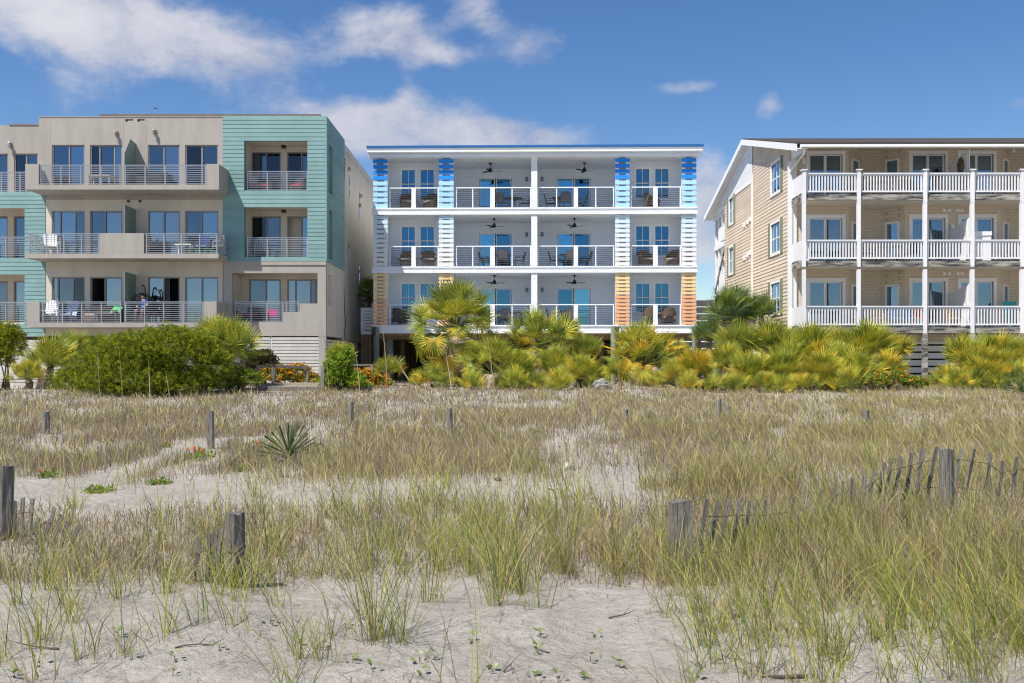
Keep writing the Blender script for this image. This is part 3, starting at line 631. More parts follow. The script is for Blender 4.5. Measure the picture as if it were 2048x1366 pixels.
    for y, z in ((48.9, 11.6), (52.8, 10.9), (52.4, 10.3), (48.8, 7.6), (52.2, 6.6), (51.5, 4.9)): box('wall_fixture', xr - .10, xr + .02, y, y + .22, z, z + .16, m_brass, B)
    MB().tube([(xr + .03, 47.36, 11.9), (xr - .05, 47.38, 9), (xr - .04, 47.36, 6), (xr - .03, 47.5, 4.5), (xr - .05, 47.9, 3.7), (xr - .06, 47.6, 2.8)], .018, 5).abuild('wall_cable', m_black, B)
    # slatted skirt under the tower
    m_lat = M('grey white skirt board', (.57, .56, .52), .8, .08, 3)
    for a, b in ((441, 540), (540, 637)):
        sk = box('skirt_frame', W(a) + .01, W(a) + .07, YW + .05, YW + .12, .5, Z(672.5), m_lat, B)
        for k in range(14): z = Z(674.5) - k * .15; box('skirt_slat', W(a) + .071, W(b) - .002, YW + .04, YW + .07, z - .122, z, m_lat, sk)
    box('tower_pier', W(637), xr - .03, YW + .02, YW + .32, .4, Z(672.2), m_stucco, B)
    for (ya, yb_) in ((43.05, 45.6), (45.9, 48.6), (48.9, 51.6)):
        sk = box('skirt_pier', xr - .3, xr - .04, yb_, yb_ + .28, .4, 2.74, m_stucco, B)
        for k in range(14): z = 2.70 - k * .15; box('skirt_slat', xr - .13, xr - .10, ya, yb_ - .001, z - .122, z, m_lat, sk)
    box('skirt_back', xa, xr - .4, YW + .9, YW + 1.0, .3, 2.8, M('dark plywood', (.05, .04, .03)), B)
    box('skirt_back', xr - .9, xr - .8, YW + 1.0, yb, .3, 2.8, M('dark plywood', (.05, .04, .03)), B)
    sk = box('skirt_frame', xb, xb + .06, YW + .05, YW + .12, .5, Z(672.5), m_lat, B)
    for k in range(14): z = Z(680) - k * .15; box('skirt_slat', xw, W(441), YW + .04, YW + .07, z - .122, z, m_lat, sk)
    box('underside', xw, xr - .32, YW + .32, yb, 2.83, 2.98, m_stucco2, B)
    return B
LB = left_building()
# ------------------------------------------------------------------ tan building on the right
YP, YT, YR_ = 42.5, 44.6, 45.5
def tan_building():
    B = thing('apartment_building', 'tan three-storey apartment house with white balustrade porches and brown shingle roof', 'building', (13.15, YT, .6), R(-.35), None, False)
    def P(u): return px(u, YP)
    def Wt(u): return px(u, YT)
    fl = [3.25, 6.24, 9.24]; xs = 13.15; xe = 30.0; yf = 58.6; ap = 52.4; sl = .254
    ez, ey = 11.36, 42.15                                             # eave
    def roofz(y): return ez + .02 + sl * (y - ey) if y < ap else ez + .02 + sl * (ap - ey) - sl * (y - ap)
    m_shin = bpy.data.materials.new('tan wall shingle'); m_shin.use_nodes = True; t = m_shin.node_tree; b = t.nodes['Principled BSDF']
    g = N(t, 'ShaderNodeNewGeometry'); sp = N(t, 'ShaderNodeSeparateXYZ'); t.links.new(g.outputs['Position'], sp.inputs[0]); cb = N(t, 'ShaderNodeCombineXYZ'); t.links.new(MATH(t, 'ADD', sp.outputs[0], sp.outputs[1]), cb.inputs[0]); t.links.new(sp.outputs[2], cb.inputs[1])
    br = N(t, 'ShaderNodeTexBrick'); t.links.new(cb.outputs[0], br.inputs['Vector']); br.inputs['Scale'].default_value = 1.0; br.inputs['Brick Width'].default_value = .15; br.inputs['Row Height'].default_value = .15; br.inputs['Mortar Size'].default_value = .009
    br.inputs['Color1'].default_value = (.67, .575, .46, 1); br.inputs['Color2'].default_value = (.62, .53, .42, 1); br.inputs['Mortar'].default_value = (.47, .39, .30, 1)
    t.links.new(br.outputs[0], b.inputs['Base Color']); b.inputs['Roughness'].default_value = .85
    # front wall in plan: straight runs, angled returns and recesses
    plan = [(xs, YT), (Wt(1697), YT), (px(1720, YR_), YR_), (px(1761, YR_), YR_), (Wt(1808.5), YT), (Wt(2000), YT), (px(2016, YR_), YR_), (px(2070, YR_), YR_), (Wt(2120), YT), (xe, YT)]
    doorW = [(1612, 1690), (1817, 1894.5), (1914, 1991)]
    tops = [pz(557.8, YT), pz(430.8, YT), pz(303.4, YT)]
    clz = [6.06, 9.05, 11.82]
    for i, z in enumerate(fl):
        zt = tops[i]
        for k, ((x0, y0), (x1, y1)) in enumerate(zip(plan, plan[1:])):
            if k in (0, 4, 8):
                H = [(Wt(a) + .12, Wt(b_) - .12, z, zt - .12) for a, b_ in doorW if x0 < Wt(a) < x1]
                wall('wall', 'x', x0, x1, z, clz[i], YT, YT + .2, H, m_shin, B)
                laps('x', x0, x1, z, clz[i], YT - .001, [(h[0] - .1, h[1] + .1, h[2], h[3] + .1) for h in H], .15, .008, m_shin, B, 'shingle_courses')
                for j, (a, b_, c, e) in enumerate(H):
                    f = ring(MB(), a - .12, b_ + .12, c, e + .12, YT - .06, YT + .02, .13, 0).abuild('sliding_door', m_trimw, B); m = (a + b_) / 2
                    box('door_head', a - .15, b_ + .15, YT - .09, YT - .062, e + .10, e + .15, m_trimw, f)
                    for q, (p_, r_) in enumerate(((a + .03, m - .01), (m + .01, b_ - .03))):
                        ya = YT + .05 + .03 * q; ring(MB(), p_, r_, c + .02, e - .01, ya - .015, ya + .02, .06).abuild('door_leaf', m_trimw, f); box('pane', p_ + .055, r_ - .055, ya + .001, ya + .007, c + .075, e - .065, g_tan, f)
                    room(a, b_, c, e, YT + .14, 2.2, m_room, f); w = b_ - a; n = (k, i, j)
                    if k == 4 and j == 0 and i == 2: drape(a + .08, b_ - .06, c + .05, e - .05, YT + .28, m_tealcurt, f)
                    elif k == 4 and j == 0: drape(a + .08, a + w * .5, c + .05, e - .05, YT + .28, m_curt, f); drape(a + w * .6, a + w * .74, c + .05, e - .05, YT + .28, m_curt, f)
                    elif k == 4 and i == 2: drape(a + .08, b_ - .06, c + .05, e - .05, YT + .28, m_curt, f)
                    elif k == 4: drape(a + .08, a + w * .48, c + .05, e - .05, YT + .28, m_curt, f)
                    else: drape(b_ - w * .2, b_ - .06, c + .05, e - .05, YT + .28, (m_curt, m_curt, m_tealcurt)[i], f); drape(a + w * .52, a + w * .58, c + .05, e - .05, YT + .28, m_curtg, f)
            else:
                L = math.hypot(x1 - x0, y1 - y0); an = math.atan2(y1 - y0, x1 - x0); nx, ny = math.sin(an), -math.cos(an)
                mb = MB(); mb.add([(x0, y0, z), (x1, y1, z), (x1 - nx * .15, y1 - ny * .15, z), (x0 - nx * .15, y0 - ny * .15, z), (x0, y0, clz[i]), (x1, y1, clz[i]), (x1 - nx * .15, y1 - ny * .15, clz[i]), (x0 - nx * .15, y0 - ny * .15, clz[i])], BOXF); mb.abuild('wall', m_shin, B)
                if k in (1, 3, 5, 7):                                  # a window in each angled return
                    ca = .53 if k in (1, 5) else .50; w = (.78 if k in (1, 5) else .72); cx, cy = x0 + (x1 - x0) * ca, y0 + (y1 - y0) * ca
                    fr = bpy.data.objects.new('window', None); rz = an
                    mbf = ring(MB(), -w / 2, w / 2, 0, 1.62, -.07, -.003, .10); fo = mbf.build('window', m_trimw, B, (cx, cy, z + .48), (0, 0, rz)); ABS[fo.name] = Vector((0, 0, 0))
                    bpy.data.objects.remove(fr)
                    box('pane', -w / 2 + .1, w / 2 - .1, -.03, -.024, .1, 1.52, g_tan, fo)
                    box('window_blind', -w / 2 + .1, w / 2 - .1, -.02, -.012, .1, 1.52, (m_curt if k in (3, 7) else M('window screen', (.16, .17, .15), .8)), fo)
                    box('meeting_rail', -w / 2 + .09, w / 2 - .09, -.045, -.031, .55, .59, m_trimw, fo)
        # porch floor, ceiling, beam
        box('porch_floor', P(1612) + .02, xe, YP + .08, YR_ + .1, z - .05, z - .002, m_beam, B)
        box('porch_floor', xs + .01, P(1612) + .019, YP + .6, YT, z - .05, z - .002, m_beam, B) if False else None
        box('beam', P(1611), xe, YP - .03, YP + .07, z - .29, z - .04, m_beam, B)
        if i < 2: box('porch_ceiling', xs + .05, xe, YP + .08, YR_ + .2, clz[i] - .002, clz[i] + .06, M('cream ceiling', (.84, .79, .70), .8, .03), B)
    c2 = M('cream ceiling', (.84, .79, .70))
    box('porch_ceiling', xs + .05, xe, YT - .02, YR_ + .2, 11.815, 11.86, c2, B)
    MB().add([(xs - .25, ey + .12, 11.27), (xe, ey + .12, 11.27), (xe, YT - .02, 11.80), (xs - .25, YT - .02, 11.80), (xs - .25, ey + .12, 11.31), (xe, ey + .12, 11.31), (xe, YT - .02, 11.84), (xs - .25, YT - .02, 11.84)], BOXF).abuild('porch_ceiling', c2, B)
    box('under_wall', xs + .1, xe, YT + .1, YT + .2, 2.62, 3.18, m_shin, B); box('porch_ceiling', xs + .1, xe, YP + .08, YT + .1, 2.96, 3.0, m_beam, B)
    sk = box('skirt_frame', xs + .1, xe, YT + .11, YT + .16, 2.5, 2.615, m_trimw, B)
    for k in range(6): z = 2.42 - k * .34; box('skirt_board', xs + .1, xe, YT + .12, YT + .15, z - .26, z, m_trimw, sk)
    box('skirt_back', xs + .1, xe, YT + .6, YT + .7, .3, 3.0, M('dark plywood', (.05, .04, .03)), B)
    # balustrades
    pu = [1608, 1717, 1849, 1943, 2042, 2150]; pxs = [P(u) for u in pu]; rt = [4.18, 7.16, 10.17]
    bal = M('white baluster', (.76, .76, .78), .5, .03, 3, rnd=.04)
    for i, z in enumerate(fl):
        for k, (a, b_) in enumerate(zip(pxs, pxs[1:])):
            r_ = box('balustrade', a + .09, b_ - .09, YP - .06, YP + .06, rt[i] - .05, rt[i], bal, B)
            box('under_rail', a + .09, b_ - .09, YP - .03, YP + .03, rt[i] - .12, rt[i] - .052, bal, r_); box('bottom_rail', a + .09, b_ - .09, YP - .03, YP + .03, z + .06, z + .13, bal, r_)
            n = max(3, round((b_ - a - .18) / .135)); w = (b_ - a - .18) / n
            for j in range(n): x = a + .09 + (j + .5) * w; box('baluster', x - .026, x + .026, YP - .02, YP + .02, z + .131, rt[i] - .121, bal, r_)
        for x in pxs:
            if i == 2:
                box('porch_post', x - .072, x + .072, YP - .13, YP + .085, z - .42, rt[i] + .10, bal, B); box('post_cap', x - .13, x + .13, YP - .17, YP + .13, rt[i] + .102, rt[i] + .15, bal, B)
            else: box('porch_post', x - .066, x + .066, YP - .125, YP + .08, z - .3, fl[i + 1] - .42, bal, B)
    for x in pxs: box('porch_pile', x - .10, x + .10, YP - .12, YP + .08, .3, 2.96, m_beam, B)
    # left end of the porch: boarded panels running back to the wall
    for i, z in enumerate(fl):
        x0, x1 = xs + .02, P(1608)
        def slant(nm, za, zb, th, mat):
            mb = MB(); dx, dy = x1 - x0, (YP) - (YT - .05); mb.add([(x0, YT - .05, za), (x1, YP, za), (x1 + .0, YP + th, za), (x0, YT - .05 + th, za), (x0, YT - .05, zb), (x1, YP, zb), (x1, YP + th, zb), (x0, YT - .05 + th, zb)], BOXF); return mb.abuild(nm, mat, B)
        x1 -= .02; slant('porch_end_panel', z + .08, rt[i] - .06, .05, bal); slant('porch_end_rail', rt[i] - .058, rt[i] + .01, .09, bal); slant('porch_end_beam', z - .28, z + .0, .10, m_beam)
        mb = MB(); mb.add([(x0, YT - .03, z - .05), (x1, YP + .1, z - .05), (x1 + .1, YT, z - .05), (x0, YT - .03, z - .003), (x1, YP + .1, z - .003), (x1 + .1, YT, z - .003)], [(0, 2, 1), (3, 4, 5), (0, 1, 4, 3), (1, 2, 5, 4), (2, 0, 3, 5)]); mb.abuild('porch_floor', m_beam, B)
    # dividers between flats
    for i, z in enumerate(fl):
        xd = P(1944); dv = box('porch_divider', xd - .02, xd + .02, YP + .16, YT - .08, z + .06, z + .16, bal, B); n = 12
        for k in range(n):
            y = YP + .16 + (YT - .26 - YP) * (k + .5) / n; q = k / (n - 1); zt = z + (2.05 if i == 2 else 1.95) - .30 * q ** .8; w = (YT - .26 - YP) / n * .46
            box('picket', xd - .05 - .03 * (k % 2), xd - .021, y - w, y + w, z + .04, zt, bal, dv)
    # clapboard side wall
    y0, y1 = YT + .0, yf
    H = []
    def Yof(u): return xs * F / (u - 1024)
    nearw = (Yof(1561.5), Yof(1542.5)); farw = (Yof(1466), Yof(1457))
    for i, z in enumerate(fl):
        H.append((nearw[0], nearw[1], z + .82, z + 2.35)); H.append((farw[0], farw[1], z + .72, z + 2.3)) 
    body = wall('side_wall', 'y', y0 + .2, y1, 2.9, 11.2, xs, xs + .2, H, m_tan, B)
    MB().add([(xs + .05, ey + .3, 11.2), (xs + .05, 62.6, 11.2), (xs + .05, ap, roofz(ap) - .12), (xs + .2, ey + .3, 11.2), (xs + .2, 62.6, 11.2), (xs + .2, ap, roofz(ap) - .12)], [(0, 2, 1), (3, 4, 5), (0, 1, 4, 3), (1, 2, 5, 4), (2, 0, 3, 5)]).abuild('gable_wall', m_trimw, B)
    yt = Yof(1504.5)
    def clipn(za, zb, s, q):
        def lo(z): return max(s, ey + .1 + (z - ez + .12) / sl if z > 11.2 else s)
        a, b_ = lo(za), lo(zb)
        return None if a > q - .05 else ((a, q), (min(b_, q), q))
    laps('y', y0, yt - .08, 2.9, 13.5, xs - .002, H, .178, .022, m_tan, B, clip=clipn)
    zdiag = 11.5
    laps('y', yt + .08, y1, 2.9, zdiag - .001, xs - .002, H, .178, .022, m_tan, B)
    def clipf(za, zb, s, q):
        def hi(z): return min(q, ap + (roofz(ap) - .12 - z) / sl)
        a, b_ = hi(za), hi(zb)
        return None if a < s + .05 else ((s, a), (s, max(b_, s)))
    laps('y', yt + .08, 62.4, zdiag + .1, 13.8, xs - .012, [], .12, .012, m_trimw, B, clip=clipf)
    box('gable_trim', xs - .06, xs - .012, yt + .08, y1 + .5, zdiag - .02, zdiag + .10, m_trimw, B)
    box('downspout', xs - .10, xs + .0, yt - .08, yt + .08, 2.9, 11.9, m_trimw, B); box('downspout', xs - .12, xs + .06, y0 - .18, y0 + .0, .8, 11.1, m_trimw, B)
    MB().tube([(xs - .03, ey + .15, 11.22), (xs - .03, ey + .2, 11.0), (xs - .03, y0 - .1, 10.6)], .05, 6).abuild('downspout', m_trimw, B)
    box('corner_post', xs + .07, xs + .28, y0 - .12, y0 - .015, .8, 11.75, m_trimw, B)
    for k, (a, b_, c, e) in enumerate(H):
        f = MB()
        f.box(xs - .06, xs + .02, a - .09, a + .02, c - .1, e + .1); f.box(xs - .06, xs + .02, b_ - .02, b_ + .09, c - .1, e + .1); f.box(xs - .06, xs + .02, a + .02, b_ - .02, e - .02, e + .1); f.box(xs - .08, xs + .02, a + .02, b_ - .02, c - .1, c + .03)
        f = f.abuild('window', m_trimw, B); m, zm = (a + b_) / 2, (c + e) / 2
        for (p_, r_) in ((a + .02, m - .02), (m + .02, b_ - .02)):
            for (c0, c1) in ((c + .03, zm - .025), (zm + .025, e - .02)): box('pane', xs + .035, xs + .042, p_, r_, c0, c1, g_tan, f)
        box('muntin', xs + .015, xs + .045, m - .02, m + .02, c + .03, e - .02, m_trimw, f); box('meeting_rail', xs + .012, xs + .05, a + .02, b_ - .02, zm - .025, zm + .025, m_trimw, f)
        box('window_blind', xs + .07, xs + .08, a, b_, c, zm, M('window screen', (.16, .17, .15)), f)
        for ya in ((a - .42, a - .1), (b_ + .1, b_ + .42)):
            if k % 2 == 0 and k == 4 and ya[0] > a: continue
            s_ = box('shutter', xs - .075, xs - .03, ya[0], ya[1], c - .1, e + .1, m_shutter, B)
            for q in range(6): zz = c + (e - c) * (q + .5) / 6; box('louvre', xs - .083, xs - .076, ya[0] + .05, ya[1] - .05, zz - .09, zz + .09, m_shutter, s_)
    for i, z in ((1, 1.35), (0, 1.35), (2, .2)):
        for d in (.35, .95, 1.7): y = yt + d; box('wall_vent', xs - .10, xs - .03, y, y + .3, fl[i] + z - .1 * d, fl[i] + z + .26 - .1 * d, m_trimw, B)
    # roof, rake boards, gutter
    rk = xs - .42
    for (ya, yb_) in ((ey, ap), (ap, 63.0)):
        za, zb = (roofz(ya) if ya < ap else roofz(ap)), (roofz(ap) if ya < ap else roofz(yb_))
        MB().add([(rk, ya, za), (xe, ya, za), (xe, yb_, zb), (rk, yb_, zb), (rk, ya, za + .09), (xe, ya, za + .09), (xe, yb_, zb + .09), (rk, yb_, zb + .09)], BOXF).abuild('roof_slope', m_roof, B)
        MB().add([(rk - .03, ya, za - .28), (rk + .03, ya, za - .28), (rk + .03, yb_, zb - .28), (rk - .03, yb_, zb - .28), (rk - .03, ya, za + .03), (rk + .03, ya, za + .03), (rk + .03, yb_, zb + .03), (rk - .03, yb_, zb + .03)], BOXF).abuild('rake_board', m_trimw, B)
        MB().add([(rk + .031, ya, za - .20), (xs + .1, ya, za - .20), (xs + .1, yb_, zb - .20), (rk + .031, yb_, zb - .20), (rk + .031, ya, za - .16), (xs + .1, ya, za - .16), (xs + .1, yb_, zb - .16), (rk + .031, yb_, zb - .16)], BOXF).abuild('rake_soffit', m_trimw, B)
    box('gutter', xs - .2, xe, ey - .14, ey - .01, ez - .11, ez - .01, m_trimw, B); box('eave_fascia', xs - .25, xe, ey - .01, ey + .1, ez - .12, ez + .025, m_trimw, B)
    box('core', xs + 1.6, xe, YT + 2.5, yf - .5, 2.9, 11.6, m_room, B); box('floor_slab', xs + .21, xe, YT + .3, yf, 2.95, 3.2, m_room, B); box('rear_wall', xs + .21, xe, yf - .2, yf, 2.9, 11.6, m_tan, B)
    # rear porch seen past the side wall
    bx0 = xs + .1
    for i, z in enumerate(fl):
        box('rear_porch_floor', bx0, xe, yf + .01, 62.3, z - .3, z, m_trimw, B)
        if i: box('rear_porch_panel', bx0, bx0 + .06, yf + .02, yf + 2.2, z + .12, z + 1.0, m_trimw, B)
    for y in (59.9, 61.2, 62.2): box('rear_porch_post', bx0 + .07, bx0 + .23, y, y + .16, .5, 11.15, m_trimw, B)
    box('rear_porch_beam', bx0, bx0 + .3, yf, 62.6, 10.95, 11.18, m_trimw, B)
    st = MB().add([(bx0 - .05, 61.9, 6.1), (bx0 + .02, 61.9, 6.1), (bx0 + .02, yf + .1, 9.0), (bx0 - .05, yf + .1, 9.0), (bx0 - .05, 61.9, 6.4), (bx0 + .02, 61.9, 6.4), (bx0 + .02, yf + .1, 9.3), (bx0 - .05, yf + .1, 9.3)], BOXF).abuild('rear_stair', m_beam, B)
    # porch lamps
    for u, v, Y in ((1606, 319, YT), (1902, 452, YT), (2021, 299, YR_ - .3), (1604, 449, YT)):
        x = px(u, Y); lp = box('porch_lamp', x - .06, x + .06, Y - .08, Y - .02, pz(v, Y), pz(v, Y) + .1, m_trimw, B); MB().lathe([(.05, -.24), (.10, -.14), (.08, .0), (.03, .05)], 10, (x, Y - .16, pz(v, Y))).abuild('lamp_globe', m_trimw, lp)
    for u0 in (1884, 1894, 1911, 1919):
        for i in (0, 1): x = Wt(u0); box('wall_vent', x, x + .14, YT - .06, YT - .026, fl[i] + 2.5, fl[i] + 2.64, m_trimw, B)
    return B
TB = tan_building()
# ------------------------------------------------------------------ balcony furniture
m_wick = M('brown wicker', (.20, .13, .075), .8, .3, 40, bump=.6, bscale=90, rnd=.1, coord='Object')
m_cush = M('grey cushion', (.45, .42, .41), .9, .08)
m_steel = M('dark grey chair frame', (.085, .085, .095), .5, .1)
m_sling = M('grey sling', (.17, .155, .16), .8, .1)
m_wch = M('white chair plastic', (.80, .80, .80), .5, .03)
def shell(mb, w, d, z0, prof, th=.05, n=10, arc=R(105)):
    """curved back: prof(angle 0..1) gives the top height"""
    V = []
    for i in range(n + 1):
        a = -arc + 2 * arc * i / n; x, y = math.sin(a), math.cos(a); h = prof(abs(a) / arc); lean = 1.0 + .10 * (h - z0)
        V.append([(x * w, y * d, z0), (x * w * lean, y * d * lean, h), (x * (w - th), y * (d - th), z0), (x * (w * lean - th), y * (d * lean - th), h - .01)])
    for i in range(n):
        a, b = V[i], V[i + 1]; mb.add(a + b, [(0, 4, 5, 1), (2, 3, 7, 6), (1, 5, 7, 3), (0, 2, 6, 4)])
    mb.add(V[0], [(0, 1, 3, 2)]); mb.add(V[-1], [(0, 2, 3, 1)]); return mb
def wicker_chair(label, loc, rz):
    t = thing('wicker_armchair', label, 'armchair', loc, rz, 'wicker armchairs on the white balconies')
    shell(MB(), .36, .32, .36, lambda q: .92 - .30 * max(0, q - .3) ** .9 if q < .55 else .74 - .22 * (q - .55)).build('backrest', m_wick, t)
    MB().box(-.30, .30, -.30, .26, .20, .38).build('seat', m_wick, t)
    MB().add(boxv(-.30, .30, -.325, -.302, .14, .37), BOXF).build('apron', m_wick, t)
    for s in (-1, 1): MB().tube([(s * .34, -.30, .36), (s * .37, -.31, .50), (s * .37, -.20, .58), (s * .36, .05, .62)], [.04, .045, .045, .04], 7).build('armrest', m_wick, t)
    box('cushion', -.28, .28, -.29, .24, .382, .46, m_cush, t)
    for x in (-.27, .27):
        for y in (-.27, .24): MB().tube([(x, y, .2), (x * 1.06, y * 1.06, 0)], .018, 5).build('leg', m_wick, t)
    return t
def dining_chair(label, loc, rz):
    t = thing('patio_chair', label, 'chair', loc, rz, 'patio chairs round the balcony tables')
    mb = MB(); n = 8; V = []
    for i in range(n + 1): q = i / n; z = .46 + .46 * q; w = .235 * (1 if q < .7 else math.sqrt(max(.05, 1 - ((q - .7) / .33) ** 2))); V.append([(-w, .22 + .10 * q, z), (w, .22 + .10 * q, z), (-w, .235 + .10 * q, z), (w, .235 + .10 * q, z)])
    for a, b in zip(V, V[1:]): mb.add(a + b, [(0, 1, 5, 4), (2, 6, 7, 3), (0, 4, 6, 2), (1, 3, 7, 5)])
    mb.build('backrest', m_sling, t)
    box('seat', -.24, .24, -.24, .22, .42, .45, m_sling, t)
    for s in (-1, 1):
        MB().tube([(s * .26, .33, .90), (s * .26, .22, .46), (s * .27, .30, 0)], .014, 5).build('leg', m_steel, t)
        MB().tube([(s * .26, -.24, 0), (s * .27, -.25, .44), (s * .27, -.22, .64), (s * .27, .05, .66), (s * .26, .25, .62)], .014, 5).build('leg', m_steel, t)
    MB().tube([(-.26, -.24, .40), (.26, -.24, .40)], .012, 5).build('stretcher', m_steel, t)
    return t
def round_table(label, loc):
    t = thing('patio_table', label, 'table', loc, 0, 'round tables on the white balconies')
    MB().lathe([(.50, 0), (.52, .01), (.52, .03), (.50, .04)], 20, (0, 0, .70)).build('tabletop', m_steel, t)
    for k in range(4): a = k * math.pi / 2 + .5; MB().tube([(.16 * math.cos(a), .16 * math.sin(a), .70), (.22 * math.cos(a), .22 * math.sin(a), .3), (.40 * math.cos(a), .40 * math.sin(a), 0)], .017, 5).build('leg', m_steel, t)
    return t
def ceiling_fan(label, loc, rz):
    t = thing('ceiling_fan', label, 'ceiling fan', loc, rz, 'black ceiling fans over the balconies')
    MB().lathe([(.08, 0), (.085, -.02), (.04, -.08), (.02, -.10)], 12).build('canopy', m_black, t); MB().tube([(0, 0, -.08), (0, 0, -.28)], .014, 6).build('downrod', m_black, t)
    MB().lathe([(.03, -.24), (.06, -.28), (.115, -.40), (.12, -.44), (.06, -.47)], 14).build('motor', m_black, t)
    for k in range(3):
        a = k * 2 * math.pi / 3; T = Matrix.Rotation(a, 4, 'Z') @ Matrix.Translation((0, 0, -.42)) @ Matrix.Rotation(R(13), 4, 'X')
        v = [(.10, -.04, 0), (.30, -.065, 0), (.58, -.055, 0), (.60, .0, 0), (.58, .055, 0), (.30, .065, 0), (.10, .04, 0)]; v = v + [(x, y, .012) for x, y, z in v]
        MB().add([tuple(T @ Vector(p)) for p in v], [tuple(range(6, -1, -1)), tuple(range(7, 14))] + [(i, (i + 1) % 7, (i + 1) % 7 + 7, i + 7) for i in range(7)]).build('blade', m_black, t)
    return t
FL = [3.53, 6.52, 9.51]; FN = ['lowest', 'middle', 'top']
def wrot(x, y): a = R(-1.3); dx, dy = x - 1.1, y - YF; return 1.1 + dx * math.cos(a) - dy * math.sin(a), YF + dx * math.sin(a) + dy * math.cos(a)
def onwb(u, Y, z): x, y = wrot(px(u, Y), Y); return (x, y, z + .004)
for (i, u, rz, what) in ((2, 812, 12, 'left of the rail post'), (2, 860, -18, 'right of the rail post'), (1, 813, -4, 'left of the rail post'), (1, 856, 4, 'right of the rail post'), (0, 797, 150, 'left of the palm crown, back turned')):
    wicker_chair('brown wicker armchair %s on the %s left balcony' % (what, FN[i]), onwb(u, 48.75, FL[i]), R(rz))
for (i, u, rz, what) in ((2, 1301, 60, 'alone, half behind the rail post,'), (1, 1290, 18, 'left of the rail post'), (1, 1345, -28, 'right of the rail post'), (0, 1300, 165, 'left of the rail post, back turned,'), (0, 1336, 184, 'right of the rail post, back turned,')):
    wicker_chair('brown wicker armchair %s on the %s right balcony' % (what, FN[i]), onwb(u, 48.75, FL[i]), R(rz))
SETS = {(2, 0): (1024, [(1001, 49.0, 160), (1050, 49.3, -75)]), (2, 1): (1121, [(1100, 49.4, 80), (1130, 48.9, 180), (1161, 49.4, -80)]), (1, 0): (1003, [(968, 49.4, 80), (1004, 48.8, 180), (1037, 49.5, -80)]),
        (1, 1): (1135, [(1108, 49.3, 80), (1141, 48.8, 178), (1170, 49.4, -80)]), (0, 0): (1035, [(1015, 49.1, 150), (1052, 49.2, -80)]), (0, 1): (1130, [(1104, 49.2, 80), (1139, 49.0, 180)])}
WH = ['left', 'front', 'right']
for (i, s), (tu, ch) in SETS.items():
    side = 'left' if s == 0 else 'right'
    round_table('dark round patio table on the %s balcony just %s of the centre post' % (FN[i], side), onwb(tu, 49.5, FL[i]))
    for k, (u, Y, rz) in enumerate(ch):
        w = WH[k] if len(ch) == 3 else ('front', 'right')[k] if s == 0 else ('left', 'front')[k]
        dining_chair('grey sling chair at the %s of the table, %s balcony %s of the centre post' % (w, FN[i], side), onwb(u, Y, FL[i]), R(rz))
for i, u, s, rz in ((2, 979.3, 'left', 12), (2, 1167.5, 'right', -20), (1, 987, 'left', -8), (1, 1147.6, 'right', -12), (0, 987.5, 'left', -10), (0, 1147.6, 'right', -18)):
    ceiling_fan('black three-blade ceiling fan over the %s balcony %s of the centre post' % (FN[i], side if False else s), onwb(u, 49.4, (6.20, 9.17, 12.08)[i] - .004), R(rz))

def adirondack(label, loc, rz, mat=m_wch):
    t = thing('adirondack_chair', label, 'chair', loc, rz, 'slat-back beach chairs on the beige balconies')
    for k in range(5):
        x = (k - 2) * .105; h = .62 + .12 * math.cos((k - 2) * .55); mb = MB(); mb.add([(x - .048, .18, .30), (x + .048, .18, .30), (x * 1.12 + .045, .18 + h * .42, .30 + h), (x * 1.12 - .045, .18 + h * .42, .30 + h), (x - .048, .20, .30), (x + .048, .20, .30), (x * 1.12 + .045, .20 + h * .42, .30 + h), (x * 1.12 - .045, .20 + h * .42, .30 + h)], BOXF[:0] + [(0, 1, 2, 3), (7, 6, 5, 4), (3, 2, 6, 7), (0, 3, 7, 4), (1, 5, 6, 2), (0, 4, 5, 1)]); mb.build('back_slat', mat, t)
    MB().add([(-.27, -.30, .36), (.27, -.30, .36), (.27, .25, .27), (-.27, .25, .27), (-.27, -.30, .39), (.27, -.30, .39), (.27, .25, .30), (-.27, .25, .30)], BOXF).build('seat', mat, t)
    for s in (-1, 1):
        box('armrest', s * .34 - .06, s * .34 + .06, -.36, .36, .55, .575, mat, t); box('leg', s * .30 - .02, s * .30 + .02, -.33, -.22, 0, .549, mat, t)
        MB().add([(s * .28 - .02, -.2, .25), (s * .28 + .02, -.2, .25), (s * .28 + .02, .52, 0), (s * .28 - .02, .52, 0), (s * .28 - .02, -.2, .35), (s * .28 + .02, -.2, .35), (s * .28 + .02, .52, .08), (s * .28 - .02, .52, .08)], BOXF).build('leg', mat, t)
    return t
LF = [pz(645, YB) + .003, pz(507, YB) + .003, pz(369, YB) + .003]
adirondack('white slat-back chair behind the left end of the middle beige balcony railing', (px(99, 41.9), 41.95, LF[1]), R(25))
adirondack('white slat-back chair at the left end of the lowest beige balcony', (px(98, 41.9), 41.95, LF[0]), R(8))
adirondack('pale blue slat-back chair, second from the left on the lowest beige balcony', (px(134, 41.9), 42.0, LF[0]), R(-6), M('pale blue plastic', (.42, .50, .70), .5))
tz = O_ = None
z_t2 = pz(513.8, YW) - .027; z_t3 = pz(380.8, YW) - .027; z_t1 = pz(643, YW) - .047
adirondack('grey slat-back chair behind the rail of the middle teal balcony', (px(522, 43.6), 43.55, z_t2), R(20), M('grey chair plastic', (.42, .43, .42)))
m_dark = M('charcoal wicker', (.035, .033, .035), .8, .2, 20); m_red = M('red cushion', (.45, .03, .05), .9); m_green = M('lime green plastic', (.16, .62, .05), .5); m_blue = M('blue patterned cloth', (.02, .05, .42), .9, .5, 14, col2=(.30, .38, .60)); m_pink = M('pink plastic', (.85, .04, .38), .5)
